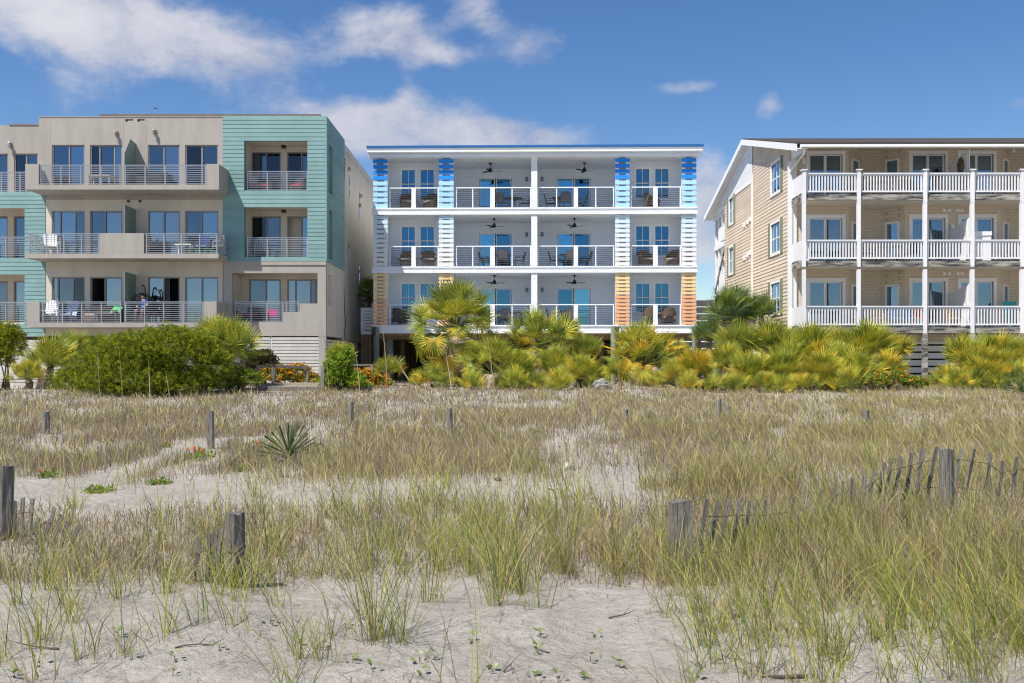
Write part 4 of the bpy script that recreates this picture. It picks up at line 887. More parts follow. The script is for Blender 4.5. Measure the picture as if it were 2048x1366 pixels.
def sofa(label, loc, rz, w, mat, cmat, pillow=None, name='patio_sofa', cat='sofa'):
    t = thing(name, label, cat, loc, rz)
    box('base', -w / 2, w / 2, -.35, .32, .06, .34, mat, t); box('backrest', -w / 2, w / 2, .322, .44, .06, .78, mat, t)
    for s in (-1, 1): box('armrest', s * w / 2 - .12 * (s > 0), s * w / 2 + .12 * (s < 0), -.35, .32, .341, .56, mat, t)
    box('seat_cushion', -w / 2 + .13, w / 2 - .13, -.36, .30, .342, .45, cmat, t)
    if pillow: MB().box(-.2, .2, -.05, .07, 0, .38).build('pillow', pillow, t, (-w / 4, .2, .46), (R(-15), 0, 0))
    for x in (-w / 2 + .06, w / 2 - .06):
        for y in (-.3, .28): box('leg', x - .03, x + .03, y - .03, y + .03, 0, .059, mat, t)
    return t
sofa('charcoal patio sofa with red seat cushion and pale pillow on the top teal balcony', (px(518, 43.6), 43.62, z_t3), R(8), 1.2, m_dark, m_red, m_cush)
sofa('charcoal armchair with red seat at the right of the top teal balcony', (px(601, 43.6), 43.6, z_t3), R(-20), .8, m_dark, m_red, m_cush, 'patio_armchair', 'armchair')
sofa('charcoal patio sofa with red seat and white pillow on the stucco loggia', (px(496, 43.6), 43.7, z_t1), R(6), 1.2, m_dark, m_red, m_curt)
sofa('black patio sofa on the right half of the top beige balcony', (px(298, 42.1), 42.15, LF[2]), 0, 1.35, m_dark, m_dark)
sofa('dark patio sofa with grey cushion at the middle of the lowest beige balcony', (px(203, 42.0), 42.1, LF[0]), R(-5), 1.5, M('brown wicker frame', (.16, .11, .07)), m_cush)
t = thing('folding_chair', 'bright pink folding chair on the stucco loggia', 'chair', (px(545, 43.1), 43.15, z_t1), R(15))
box('backrest', -.17, .17, .10, .13, .34, .62, m_pink, t); box('seat', -.17, .17, -.16, .12, .30, .335, m_pink, t)
for x in (-.15, .15):
    for y in (-.13, .09): box('leg', x - .014, x + .014, y - .014, y + .014, 0, .299, m_pink, t)
for k, u in enumerate((387, 416)):
    t = thing('stool', 'lime green stool, %s of the two on the middle beige balcony' % ('left' if k == 0 else 'right'), 'stool', (px(u, 41.7), 41.75, LF[1]), .2 * k, 'lime green stools')
    box('seat', -.19, .19, -.19, .19, .22, .25, m_green, t)
    for x in (-.16, .16):
        for y in (-.16, .16): box('leg', x - .02, x + .02, y - .02, y + .02, 0, .219, m_green, t)
def plain_chair(label, loc, rz, fm, sm):
    t = thing('balcony_chair', label, 'chair', loc, rz); box('seat', -.24, .24, -.25, .22, .40, .44, sm, t); box('backrest', -.24, .24, .22, .25, .46, .90, sm, t)
    for x in (-.23, .23): MB().tube([(x, .235, .9), (x, .24, 0)], .016, 5).build('leg', fm, t); MB().tube([(x, -.23, 0), (x, -.23, .62), (x, .22, .62)], .016, 5).build('leg', fm, t)
    return t
plain_chair('brown chair with blue patterned seat left on the middle beige balcony right half', (px(300, 42), 42.05, LF[1]), R(60), m_steel, M('tan canvas', (.28, .14, .06)))
plain_chair('blue patterned cloth chair behind the right railing of the middle beige balcony', (px(404, 42.1), 42.2, LF[1]), R(0), m_steel, m_blue)
plain_chair('black chair beside the blue patterned one on the middle beige balcony', (px(384, 42.1), 42.2, LF[1]), R(10), m_steel, m_dark)
plain_chair('white mesh chair at the far right end of the middle beige balcony', (px(438, 42.1), 42.0, LF[1]), R(-70), m_alum, m_curt)
def low_table(label, loc, w, d, h, mat):
    t = thing('side_table', label, 'table', loc); box('tabletop', -w / 2, w / 2, -d / 2, d / 2, h - .04, h, mat, t)
    for x in (-w / 2 + .05, w / 2 - .05):
        for y in (-d / 2 + .05, d / 2 - .05): box('leg', x - .025, x + .025, y - .025, y + .025, 0, h - .041, mat, t)
low_table('low wooden table on the left half of the top beige balcony', (px(203, 42), 42.0, LF[2]), 1.0, .6, .5, M('pale wood', (.42, .36, .28)))
low_table('small white side table beside the two slat-back chairs on the lowest beige balcony', (px(115, 41.9), 41.8, LF[0]), .36, .36, .45, m_wch)
low_table('grey coffee table before the sofa on the lowest beige balcony', (px(215, 41.75), 41.68, LF[0]), 1.0, .4, .42, M('grey table', (.35, .34, .33)))
low_table('white tray table between chairs on the middle beige balcony', (px(370, 41.9), 41.8, LF[1]), .7, .4, .46, m_wch)
gt = MB(); gt.add([(-.22, 0, 0), (.22, 0, 0), (.30, .10, .22), (-.10, .14, .25), (-.22, .03, .03), (.22, .03, .03), (.30, .13, .25), (-.10, .17, .28)], BOXF)
tag(gt.build('folded_towel', M('green towel', (.10, .52, .20), .95), None, (px(229, 41.9), 41.95, LF[0] + .47)), 'bright green towel thrown on the sofa of the lowest beige balcony', 'towel')
def egg_chair(label, loc, s, rz):
    t = thing('hanging_chair', label, 'hanging chair', loc, rz, 'black hanging egg chairs')
    MB().tube([(0, .42, .03), (0, .52, .7), (0, .50, 1.35), (0, .36, 1.75), (0, .12, 1.86), (0, .02, 1.80)], .028, 7).build('stand', m_black, t)
    for k in range(4): a = k * math.pi / 2 + .78; MB().tube([(0, .3, .03), (.55 * math.cos(a), .3 + .55 * math.sin(a), .03)], .025, 5).build('foot', m_black, t)
    MB().tube([(0, .02, 1.80), (0, .02, 1.42)], .012, 5).build('chain', m_black, t)
    mb = MB()
    for k in range(12):
        a = R(-20 + k * 220 / 11); pts = []
        for q in range(9): p = math.pi * q / 8; r = .47 * math.sin(p) ** .75; pts.append((r * math.cos(a) * 1.0, .02 + r * math.sin(a) * .8, .92 + .52 * math.cos(p)))
        mb.tube(pts, .013, 4, False)
    for q in range(1, 8):
        p = math.pi * q / 8; r = .47 * math.sin(p) ** .75; mb.tube([(r * math.cos(R(-20 + k * 20)), .02 + r * math.sin(R(-20 + k * 20)) * .8, .92 + .52 * math.cos(p)) for k in range(12)], .013, 4, False)
    mb.build('basket', m_black, t); MB().lathe([(.05, .44), (.28, .47), (.34, .53), (.28, .58), (.05, .58)], 12, (0, .02, 0)).build('cushion', M('black cushion', (.03, .03, .035), .9), t)
    t.scale = (s, s, s); return t
egg_chair('larger black hanging egg chair with a seated person on the lowest beige balcony', (px(283, 41.9), 41.95, LF[0]), .92, 0)
egg_chair('black hanging egg chair to the right, nearer the beige wall', (px(307, 42.4), 42.35, LF[0]), .85, R(-35))
# seated person in the hanging chair
def skin_body(name, mat, verts, edges, radii, parent, root=0, loc=(0, 0, 0)):
    me = bpy.data.meshes.new(name); me.from_pydata(verts, edges, []); o = bpy.data.objects.new(name, me); link(o, parent, loc)
    sk = o.modifiers.new('skin', 'SKIN'); sk.use_smooth_shade = True
    for i, d in enumerate(me.skin_vertices[0].data): d.radius = (radii[i], radii[i]) if not isinstance(radii[i], tuple) else radii[i]; d.use_root = (i == root)
    sb = o.modifiers.new('smooth', 'SUBSURF'); sb.levels = 1; sb.render_levels = 2; me.materials.append(mat); return o
def seated_person(label, loc, rz):
    t = thing('person', label, 'person', loc, rz); sk = M('skin', (.50, .30, .21), .6, .05); sh = M('blue cotton', (.02, .07, .42), .9, .1)
    V = [(0, .08, .60), (0, .14, .80), (0, .15, 1.00), (0, .13, 1.08), (0, .11, 1.13), (0, .10, 1.19), (0, .10, 1.29),
         (.17, .14, 1.02), (.23, .06, .82), (.16, -.14, .74), (.12, -.21, .72), (-.17, .14, 1.02), (-.23, .06, .82), (-.16, -.14, .74), (-.12, -.21, .72),
         (.10, .06, .58), (.14, -.34, .56), (.13, -.38, .16), (.13, -.46, .08), (-.10, .06, .58), (-.15, -.34, .56), (-.16, -.36, .16), (-.17, -.44, .08)]
    E = [(0, 1), (1, 2), (2, 3), (3, 4), (4, 5), (5, 6), (2, 7), (7, 8), (8, 9), (9, 10), (2, 11), (11, 12), (12, 13), (13, 14), (0, 15), (15, 16), (16, 17), (17, 18), (0, 19), (19, 20), (20, 21), (21, 22)]
    Rr = [.13, .12, .13, .06, .05, .085, .075, .055, .045, .035, .03, .055, .045, .035, .03, .085, .065, .045, .035, .085, .065, .045, .035]
    b = skin_body('body', sk, V, E, Rr, t)
    skin_body('shirt', sh, [(0, .08, .58), (0, .14, .80), (0, .15, .99), (.17, .14, 1.02), (.22, .08, .88), (-.17, .14, 1.02), (-.22, .08, .88)], [(0, 1), (1, 2), (2, 3), (3, 4), (2, 5), (5, 6)], [.15, .14, .145, .07, .065, .07, .065], b)
    skin_body('shorts', M('navy cloth', (.02, .03, .10), .9), [(0, .08, .58), (.10, .04, .58), (.135, -.24, .57), (-.10, .04, .58), (-.145, -.24, .57)], [(0, 1), (1, 2), (0, 3), (3, 4)], [.14, .105, .085, .105, .085], b)
    MB().lathe([(.03, .115), (.08, .09), (.098, .03), (.095, -.03)], 12, (0, .125, 1.25)).build('hair', M('brown hair', (.08, .05, .03), .8), b, smooth=True)
seated_person('person in blue top and dark shorts sitting in the hanging chair', (px(283, 41.9), 41.93, LF[0] - .02), 0)

# on the tan porches
TF = [3.25, 6.24, 9.24]
t = thing('storage_cabinet', 'white grill cabinet standing behind the middle tan porch railing', 'cabinet', (px(1963, 43.1), 43.2, TF[1]))
box('body', -.36, .36, -.25, .3, .0, 1.18, m_trimw, t); box('lid', -.39, .39, -.28, .33, 1.182, 1.36, m_trimw, t); MB().tube([(-.2, -.31, 1.1), (.2, -.31, 1.1)], .015, 5).build('handle', m_alum, t)
def porch_table(label, u, i, cmat):
    t = thing('porch_table', label, 'table', (px(u, 43.4), 43.45, TF[i])); box('tabletop', -.55, .55, -.4, .4, .70, .74, cmat, t)
    for x in (-.48, .48):
        for y in (-.34, .34): box('leg', x - .03, x + .03, y - .03, y + .03, 0, .699, cmat, t)
porch_table('pale wooden table behind the top tan railing, second bay', 1765, 2, M('pale wood', (.42, .36, .28)))
porch_table('dark table behind the middle tan railing, second bay', 1780, 1, m_dark)
for u, i, rz, mt, lb in ((1738, 2, 70, M('pale wood', (.42, .36, .28)), 'pale wooden chair at the left of the top porch table'), (1797, 2, -70, M('pale wood', (.42, .36, .28)), 'pale wooden chair at the right of the top porch table'), (1828, 2, 20, M('tan canvas', (.28, .14, .06)), 'brown canvas chair before the sea green curtain door'),
                         (1735, 1, 60, m_dark, 'dark chair left of the middle porch table'), (1822, 1, -60, m_dark, 'dark chair right of the middle porch table'),
                         (1755, 0, 0, M('yellow plastic', (.70, .40, .04)), 'yellow chair on the lowest tan porch'), (1795, 0, 0, M('sky blue plastic', (.05, .33, .62)), 'blue chair left of another blue one on the lowest tan porch'), (1822, 0, 10, M('sky blue plastic', (.05, .33, .62)), 'blue chair nearest the porch post on the lowest tan porch'), (1905, 0, 0, M('yellow plastic', (.70, .40, .04)), 'yellow chair near the divider on the lowest tan porch'), (1838, 0, -10, M('orange plastic', (.70, .16, .03)), 'orange chair behind the porch post on the lowest tan porch')):
    plain_chair(lb, (px(u, 43.4), 43.5, TF[i]), R(rz), m_steel if mt is m_dark else mt, mt)
t = thing('turquoise_chair', 'tall turquoise chair at the right edge of the lowest tan porch', 'chair', (px(2027, 43.6), 43.7, TF[0])); mt = M('turquoise plastic', (.02, .42, .42), .5)
box('backrest', -.28, .28, .2, .25, .45, 1.22, mt, t); box('seat', -.28, .28, -.28, .199, .40, .46, mt, t)
for x in (-.24, .24):
    for y in (-.22, .2): box('leg', x - .03, x + .03, y - .03, y + .03, 0, .399, mt, t)
xd = px(1944, YP) - .085; wr = MB(); T = Matrix.Translation((xd - .025, YP + .85, TF[2] + 1.42)) @ Matrix.Rotation(R(90), 4, 'Y')
wr.add([tuple(T @ Vector((.40 * math.cos(a), .33 * math.sin(a), h))) for h in (-.015, .015) for a in [2 * math.pi * k / 16 for k in range(16)]], [tuple(range(15, -1, -1)), tuple(range(16, 32))] + [(k, (k + 1) % 16, (k + 1) % 16 + 16, k + 16) for k in range(16)])
tag(wr.build('wall_plaque', M('brown carved plaque', (.30, .24, .16), .9, .45, 9, bump=.8, bscale=20)), 'oval brown plaque hung on the white porch divider', 'plaque')
t = thing('board_fence', 'brown board gate closing the gap between the teal tower and the white house', 'gate', (-7.8, 58.5, .6), 0, None, False)
for k in range(12): box('board', -8.55 + k * .16, -8.394 + k * .16, 58.5, 58.54, .5, 3.6, m_wood, t)
for z in (1.0, 3.0): box('rail', -8.55, -6.7, 58.55, 58.62, z, z + .1, m_wood, t)
# slat fence far back between the white and tan buildings
t = thing('slat_fence', 'grey horizontal board fence in the gap beside the tan building', 'fence', (12.0, 57, .6), 0, None, False); m_gf = M('grey fence board', (.36, .37, .40), .8, .1)
for k in range(11): z = .8 + k * .42; box('board', 9.9, 14.0, 57, 57.05, z, z + .37, m_gf, t)
for x in (10.0, 12.0, 13.9): box('post', x, x + .12, 57.06, 57.18, .4, 5.4, m_gf, t)
# ------------------------------------------------------------------ posts, sand fences, landing, stones
def spot(u, v):
    x, y, z = ground_at(u, v); return float(x), float(y), float(z)
def old_post(label, u, vt, vb, w, tilt=(0, 0), square=False, name='wooden_post', group='weathered posts standing in the dune grass'):
    x, y, z = spot(u, vb); r = w * y / F / 2; h = (vb - vt) * y / F; n = 4 if square else 14; mb = MB(); rr = random.Random(int(u)); prof = []
    o = 0; K = 7; V = []
    for k in range(K + 1):
        q = k / K; zz = -.35 + (h + .35) * q
        for j in range(n):
            a = 2 * math.pi * j / n + (math.pi / 4 if square else 0); s = r * (1.06 - .06 * q) * (1 + rr.uniform(-.05, .05)) * (1.25 if square else 1) * (1 - .12 * (j % 5 == 2) * (not square))
            V.append((s * math.cos(a) + tilt[0] * zz, s * math.sin(a) + tilt[1] * zz, zz + (rr.uniform(-.02, .012) * (k == K))))
    fc = [(k * n + j, k * n + (j + 1) % n, (k + 1) * n + (j + 1) % n, (k + 1) * n + j) for k in range(K) for j in range(n)]; V.append((tilt[0] * h, tilt[1] * h, h - .012)); c = len(V) - 1
    fc += [(K * n + j, K * n + (j + 1) % n, c) for j in range(n)]
    t = thing(name, label, 'post', (x, y, z), 0, group); mb.add(V, fc).build('shaft', m_oldw, t)
    return t, (x, y, z), h, r
tp, posA, hA, rA = old_post('thick weathered post cut by the left edge of the picture', 8, 932, 1078, 32, (.02, 0))
tp, posB, hB, rB = old_post('thick split-topped weathered post in the left foreground grass', 470, 1024, 1172, 38)
for z0 in (.30, .12): MB().tube([(rB * 1.07 * math.cos(a), rB * 1.07 * math.sin(a), z0 + .02 * math.sin(a)) for a in [k * .628 for k in range(11)]], .004, 4).build('wire_loop', M('rusty wire', (.13, .07, .045), .9, .2), tp)
tp, posC, hC, rC = old_post('half hidden square weathered post in the middle foreground grass', 1361, 1001, 1150, 44, square=True)
tp, posD, hD, rD = old_post('tall weathered post in the middle of the right sand fence', 1893, 895, 1035, 28)
for u, vt, vb, w, sq, lb in ((92, 823, 868, 14, 0, 'short grey post at the far left in the dry grass'), (422, 822, 897, 12, 1, 'tall split grey post beside the sandy path'), (702, 803, 856, 10, 0, 'slim grey post right of the yucca in the dune grass'), (900, 815, 864, 12, 0, 'grey post in the grass below the large palm'),
                             (1251, 818, 852, 10, 0, 'slim grey post half hidden in grass below the wide palmetto'), (1438, 798, 842, 10, 0, 'slim grey post in grass right of the picture centre'), (1457, 812, 838, 5, 0, 'thin stake beside the slim grey post'), (1732, 820, 856, 12, 0, 'round topped post half hidden in the right meadow')):
    old_post(lb, u, vt, vb, w, (rng.uniform(-.03, .03), 0), bool(sq))
m_slat = m_oldw
def sand_fence(label, P0, P1, tops, lean, loose=()):
    """wired lath fence from P0 to P1; tops: photo points of the lath tops"""
    x0, y0, z0 = P0; x1, y1, z1 = P1; t = thing('sand_fence', label, 'fence', P0, 0, None, False); u0, u1 = 1024 + F * x0 / y0, 1024 + F * x1 / y1; heads = []
    for k, (u, v) in enumerate(tops):
        lo, hi = 0.0, 1.0                                              # where the fence line crosses the sight line
        for _ in range(40):
            q = (lo + hi) / 2; xx, yy = x0 + (x1 - x0) * q, y0 + (y1 - y0) * q
            if (1024 + F * xx / yy - u) * (1 if u1 > u0 else -1) < 0: lo = q
            else: hi = q
        yy = y0 + (y1 - y0) * q + rng.uniform(-.05, .05); xx = px(u, yy); zt = pz(v, yy); g = gzf(xx, yy); L = max(.12, zt - g) + .25; ln = lean(u) + rng.uniform(-.06, .06)
        w, th = .019 * rng.uniform(.85, 1.1), .006; mb = MB(); c = rng.uniform(-.012, .012)
        V = []
        for q in range(5):
            s = -L * (1 - q / 4); bend = .012 * math.sin(q * 1.3 + k)
            for (a, b) in ((-w, -th), (w, -th), (w, th), (-w, th)): V.append((a + s * 0 + bend, b, s + (c * (a > 0) if q == 4 else 0)))
        fc = [(q * 4 + j, q * 4 + (j + 1) % 4, q * 4 + 4 + (j + 1) % 4, q * 4 + 4 + j) for q in range(4) for j in range(4)] + [(16, 17, 18, 19)]
        mb.add(V, fc).build('slat', m_slat, t, (xx, yy, zt), (rng.uniform(-.08, .08), ln, rng.uniform(-.5, .5))); heads.append((xx, yy, zt, ln))
    for d in (.13, .42):
        pts = [(x - math.sin(l) * d, y - .012, z - math.cos(l) * d) for x, y, z, l in heads]
        pp = [p for p, (x, y, z, l) in zip(pts, heads)]
        if len(pp) > 2: MB().tube(pp, .0035, 4, False).abuild('wire', M('rusty wire', (.13, .07, .045)), t)
    return t
sand_fence('collapsed sand fence of leaning grey laths in the left foreground', posA, posB, [(33, 1001), (46, 997), (64, 996), (76, 1035), (109, 1014), (126, 1030), (138, 1045), (160, 1051), (188, 1080), (221, 1096), (233, 1098), (241, 1107), (281, 1117), (320, 1117), (345, 1122), (362, 1119), (396, 1074), (419, 1068), (434, 1061), (446, 1056)],
           lambda u: .04 if u < 70 else (.42 if u < 250 else (.32 if u < 380 else .10)))
eE = spot(2100, 1040)
sand_fence('upright sand fence of grey laths and rusty wire beside the right edge', (px(1725, posD[1] + .1), posD[1] + .1, posD[2]), (px(2120, 10.4), 10.4, 0.1), [(1730, 951), (1751, 938), (1766, 926), (1780, 915), (1802, 912), (1825, 906), (1847, 899), (1874, 895), (1922, 894), (1947, 898), (1980, 903), (2006, 922), (2036, 914), (2062, 918), (2088, 925)], lambda u: .13)
sand_fence('sunken sand fence whose lath tips peek through the right grass', (px(1400, 7.3), 7.3, .1), (px(1712, 10), 10, .1), [(1417, 999), (1437, 1001), (1456, 1001), (1476, 997), (1498, 1001), (1519, 999), (1534, 1001), (1589, 994), (1642, 979), (1668, 968), (1685, 962), (1705, 956)], lambda u: .12)
def stone(label, u, v, w, name='shell_rock', cat='rock', mat=None, flat=.6):
    x, y, z = spot(u, v); s = w * y / F / 2; bm = bmesh.new(); bmesh.ops.create_icosphere(bm, subdivisions=3, radius=1)
    for p in bm.verts:
        n = .62 + .75 * float(vnoise(p.co.x * 1.6 + u, p.co.y * 1.6 + p.co.z * 2.1, int(u))) + .18 * float(vnoise(p.co.x * 5, p.co.z * 5 + p.co.y * 5, 2)); p.co *= s * n; p.co.z *= flat
    me = bpy.data.meshes.new(name); bm.to_mesh(me); bm.free(); me.materials.append(mat or M('bleached shell rock', (.52, .50, .46), .95, .25, 14, bump=.6, bscale=40)); o = bpy.data.objects.new(name, me); link(o, None, (x, y, z + s * .25)); tag(o, label, cat, 'pale stones on the sand')
stone('pale bleached rock on the sand left of centre', 872, 940, 24, flat=.7); stone('pale bleached rock on the sand right of centre', 1137, 940, 24, flat=.95)
stone('small flat pale shell between the two rocks and the grass', 1106, 978, 17, 'shell', 'shell', flat=.3); stone('tiny pale shell right of the flat one', 1182, 996, 12, 'shell', 'shell', flat=.4); stone('dark flat pebble on the sand below the left pale rock', 995, 961, 14, 'pebble', 'pebble', M('dark pebble', (.12, .11, .10), .9), .4)
stone('pale limestone boulder under the centre palmettos', 1205, 778, 34, 'boulder', 'rock', M('grey limestone', (.30, .29, .27), .95, .3, 8, bump=.6, bscale=30), .8); stone('pale boulder at the foot of the palmettos right of centre', 1480, 778, 22, 'boulder', 'rock', M('grey limestone', (.30, .29, .27)), .7)
# landing with a weathered handrail
t = thing('boardwalk_landing', 'weathered plank landing with grey handrail in front of the teal tower', 'boardwalk', (px(575, 35.5), 35.5, .6), 0, None, False)
m_pl = M('sun bleached plank', (.40, .34, .27), .95, .18, 5, rnd=.15, stretch=(1, 5, 5))
for k in range(9): y = 34.6 + k * .22; box('plank', px(514, 34.6), px(642, 34.6), y, y + .205, .73 + .012 * k, .77 + .012 * k, m_pl, t)
box('step_board', px(512, 34.3), px(640, 34.3), 34.32, 34.58, .55, .60, m_pl, t); box('edge_beam', px(513, 34.6), px(641, 34.6), 34.53, 34.595, .55, .76, m_oldw, t)
PT = [(515.5, 34.6, 733), (547, 36.2, 731), (614, 36.9, 735), (645, 34.6, 730)]
for u, y, v in PT: x = px(u, y); box('handrail_post', x - .06, x + .06, y - .06, y + .06, .4, pz(v + 2.5, y), m_oldw, t)
for (a, b) in ((0, 1), (1, 2)):
    (ua, ya, va), (ub, yb_, vb_) = PT[a], PT[b]; xa, xb = px(ua, ya), px(ub, yb_); za, zb = pz(va, ya), pz(vb_, yb_)
    MB().add([(xa - .05, ya - .07, za - .06), (xb + .05, yb_ - .07, zb - .06), (xb + .05, yb_ + .07, zb - .06), (xa - .05, ya + .07, za - .06), (xa - .05, ya - .07, za + .04), (xb + .05, yb_ - .07, zb + .04), (xb + .05, yb_ + .07, zb + .04), (xa - .05, ya + .07, za + .04)], BOXF).abuild('handrail', m_oldw, t)
t = thing('garden_beam', 'low weathered beam on posts between the flower beds by the white house', 'beam', (px(715, 39), 39, .6), 0, None, False)
box('rail', px(685, 39), px(746, 39), 39, 39.12, pz(732, 39), pz(728, 39), m_oldw, t)
for u in (688, 743): box('post', px(u, 39) - .06, px(u, 39) + .06, 39.0, 39.12, .4, pz(732.2, 39), m_oldw, t)
# driftwood and half buried board
x, y, z = spot(1565, 1352); b = MB(); b.add([(-.14, -.015, 0), (.13, -.01, .006), (.14, .014, .006), (-.13, .016, 0), (-.14, -.013, .014), (.13, -.01, .018), (.14, .012, .018), (-.13, .014, .013)], BOXF)
tag(b.build('driftwood_board', M('dark driftwood', (.11, .085, .07), .95, .2, 9), None, (x, y, z), (0, 0, .04)), 'dark half buried board on the sand near the bottom edge', 'driftwood')
for k, (u, v, L, a) in enumerate(((1215, 1240, .22, .5), (1420, 1228, .17, 2.4), (345, 1300, .3, .3), (120, 1305, .34, 2.9), (1010, 1345, .16, 1.3))):
    x, y, z = spot(u, v); r2 = random.Random(k); pts = [(L * q / 4 * math.cos(a) + r2.uniform(-.012, .012), L * q / 4 * math.sin(a) * .5 + r2.uniform(-.01, .01), .008 + r2.uniform(0, .03) * q / 2) for q in range(5)]
    tag(MB().tube(pts, [.006, .005, .004, .003, .0015], 5).tube([pts[2], (pts[2][0] + .05, pts[2][1] + .02, pts[2][2] + .05)], [.003, .001], 4).build('dry_twig', M('dead twig', (.10, .075, .06), .95), None, (x, y, z)), 'dry forked twig on the bare sand, %s' % ('right of the centre sprouts', 'below the square post, right of centre', 'left of centre under the foreground grass', 'in the bottom left corner', 'close to the bottom edge at the middle')[k], 'twig')
# ------------------------------------------------------------------ ribbons: blades and stems of grass
def ribbons(name, label, base, az, L, th0, curl, w, c0, c1, seg=4, wdir=None, kind='stuff', mat=None, cat='grass'):
    """base (n,3); az heading; L length; th0 start lean; curl added bend; w width; c0/c1 colours at foot and tip"""
    n = len(base); S = seg; P = np.zeros((n, S + 1, 3)); P[:, 0] = base
    for k in range(S):
        th = th0 + curl * ((k + .5) / S) ** 1.4; st = (L / S)
        P[:, k + 1, 0] = P[:, k, 0] + np.sin(th) * np.cos(az) * st; P[:, k + 1, 1] = P[:, k, 1] + np.sin(th) * np.sin(az) * st; P[:, k + 1, 2] = P[:, k, 2] + np.cos(th) * st
    wa = nr.uniform(-1.0, 1.0, n) if wdir is None else wdir; wv = np.stack([np.cos(wa), np.sin(wa), np.zeros(n)], -1)
    prof = np.array([.75, 1.0, .9, .62, .3][:S] if S >= 4 else [1, .8, .5][:S])
    V = np.zeros((n, 2 * S + 1, 3)); Cc = np.zeros((n, 2 * S + 1, 4)); Cc[..., 3] = 1
    for k in range(S):
        o = wv * (w * prof[k] / 2)[:, None]; V[:, 2 * k] = P[:, k] - o; V[:, 2 * k + 1] = P[:, k] + o; q = k / S; Cc[:, 2 * k, :3] = Cc[:, 2 * k + 1, :3] = c0 * (1 - q) + c1 * q
    V[:, 2 * S] = P[:, S]; Cc[:, 2 * S, :3] = c1
    nv = 2 * S + 1; off = (np.arange(n) * nv)[:, None]
    tri = []
    for k in range(S - 1): a = 2 * k; tri += [(a, a + 1, a + 3), (a, a + 3, a + 2)]
    tri.append((2 * S - 2, 2 * S - 1, 2 * S)); tri = np.array(tri)
    T = (off[:, :, None] + tri[None]).reshape(-1, 3)
    return add_tris(name, label, V.reshape(-1, 3), T, Cc.reshape(-1, 4), mat or LEAFMAT('grass blades', .4, .6, 0, 0), kind, cat)
def tri_mesh(name, V, T, C, mat):
    me = bpy.data.meshes.new(name); me.vertices.add(len(V)); me.vertices.foreach_set('co', np.ascontiguousarray(V, dtype=np.float32).ravel())
    me.loops.add(T.size); me.loops.foreach_set('vertex_index', np.ascontiguousarray(T, dtype=np.int32).ravel()); me.polygons.add(len(T)); me.polygons.foreach_set('loop_start', np.arange(len(T), dtype=np.int32) * 3)
    me.update(calc_edges=True); at = me.color_attributes.new('Col', 'FLOAT_COLOR', 'POINT'); at.data.foreach_set('color', np.ascontiguousarray(C, dtype=np.float32).ravel()); me.materials.append(mat); return me
def add_tris(name, label, V, T, C, mat, kind=None, cat=None, parent=None, loc=(0, 0, 0)):
    o = bpy.data.objects.new(name, tri_mesh(name, V, T, C, mat)); link(o, parent, loc)
    if label: tag(o, label, cat, kind=kind)
    return o
GREEN = np.array([[.25, .31, .05], [.32, .36, .055], [.16, .22, .032], [.44, .43, .09], [.12, .175, .03], [.48, .43, .08]])
TAN = np.array([[.44, .345, .175], [.50, .40, .22], [.35, .265, .13], [.47, .39, .26], [.39, .295, .17]])
BROWN = np.array([[.26, .19, .125], [.32, .25, .175], [.17, .125, .09], [.37, .31, .24], [.25, .20, .17], [.30, .25, .13]])
OLIVE = np.array([[.36, .37, .10], [.44, .43, .12], [.27, .32, .07], [.52, .46, .17]])
def pick(P, n, j=.12): return P[nr.integers(0, len(P), n)] * (1 + nr.normal(0, j, (n, 1))).clip(.5, 1.6)
def band(u, v, line):
    """1 inside a sandy band given by centre points (u, v, half height), falling to 0"""
    L = np.array(line, float); c = np.interp(u, L[:, 0], L[:, 1]); h = np.interp(u, L[:, 0], L[:, 2]); d = np.abs(v - c) / h
    d = np.where((u < L[0, 0]) | (u > L[-1, 0]), d + np.minimum(np.abs(u - L[0, 0]), np.abs(u - L[-1, 0])) / 40, d); return np.clip(1.6 - d, 0, 1)
def sandy(u, v):
    v = v + 26 * (vnoise(u / 70 + 3, v / 26, 31) - .5) * smooth(780, 900, v)
    s = band(u, v, [(-400, 990, 30), (0, 985, 26), (150, 966, 20), (260, 945, 16), (330, 920, 12), (400, 893, 9), (450, 884, 6)])
    s = np.maximum(s, band(u, v, [(60, 1042, 12), (250, 1008, 17), (400, 985, 20), (520, 955, 17), (580, 945, 9)]) * .86)
    s = np.maximum(s, band(u, v, [(560, 1035, 10), (700, 1000, 26), (900, 978, 26), (1100, 985, 30), (1240, 965, 26), (1330, 945, 8)]) * .8)
    s = np.maximum(s, band(u, v, [(1040, 888, 8), (1200, 893, 14), (1360, 886, 10), (1480, 878, 14), (1640, 905, 12), (1800, 890, 9)]) * .55)
    s = np.maximum(s, band(u, v, [(1640, 965, 12), (1760, 945, 16), (1850, 940, 10)]) * .7)
    s = np.maximum(s, band(u, v, [(20, 775, 6), (110, 777, 7)]) * .9); s = np.maximum(s, band(u, v, [(940, 812, 3), (1060, 815, 5), (1130, 812, 3)]) * .8)
    edge = np.interp(u, [-400, 0, 250, 500, 700, 900, 1100, 1300, 1420, 1560, 1700, 2050, 2400], [1195, 1195, 1190, 1178, 1172, 1158, 1166, 1172, 1190, 1250, 1300, 1330, 1340])
    edge = edge + 70 * (vnoise(u / 130, 0 * u, 33) - .5) + 46 * (vnoise(u / 42, 0 * u + 5, 34) - .5)
    return np.maximum(s, np.clip((v - edge) / 45, 0, 1))
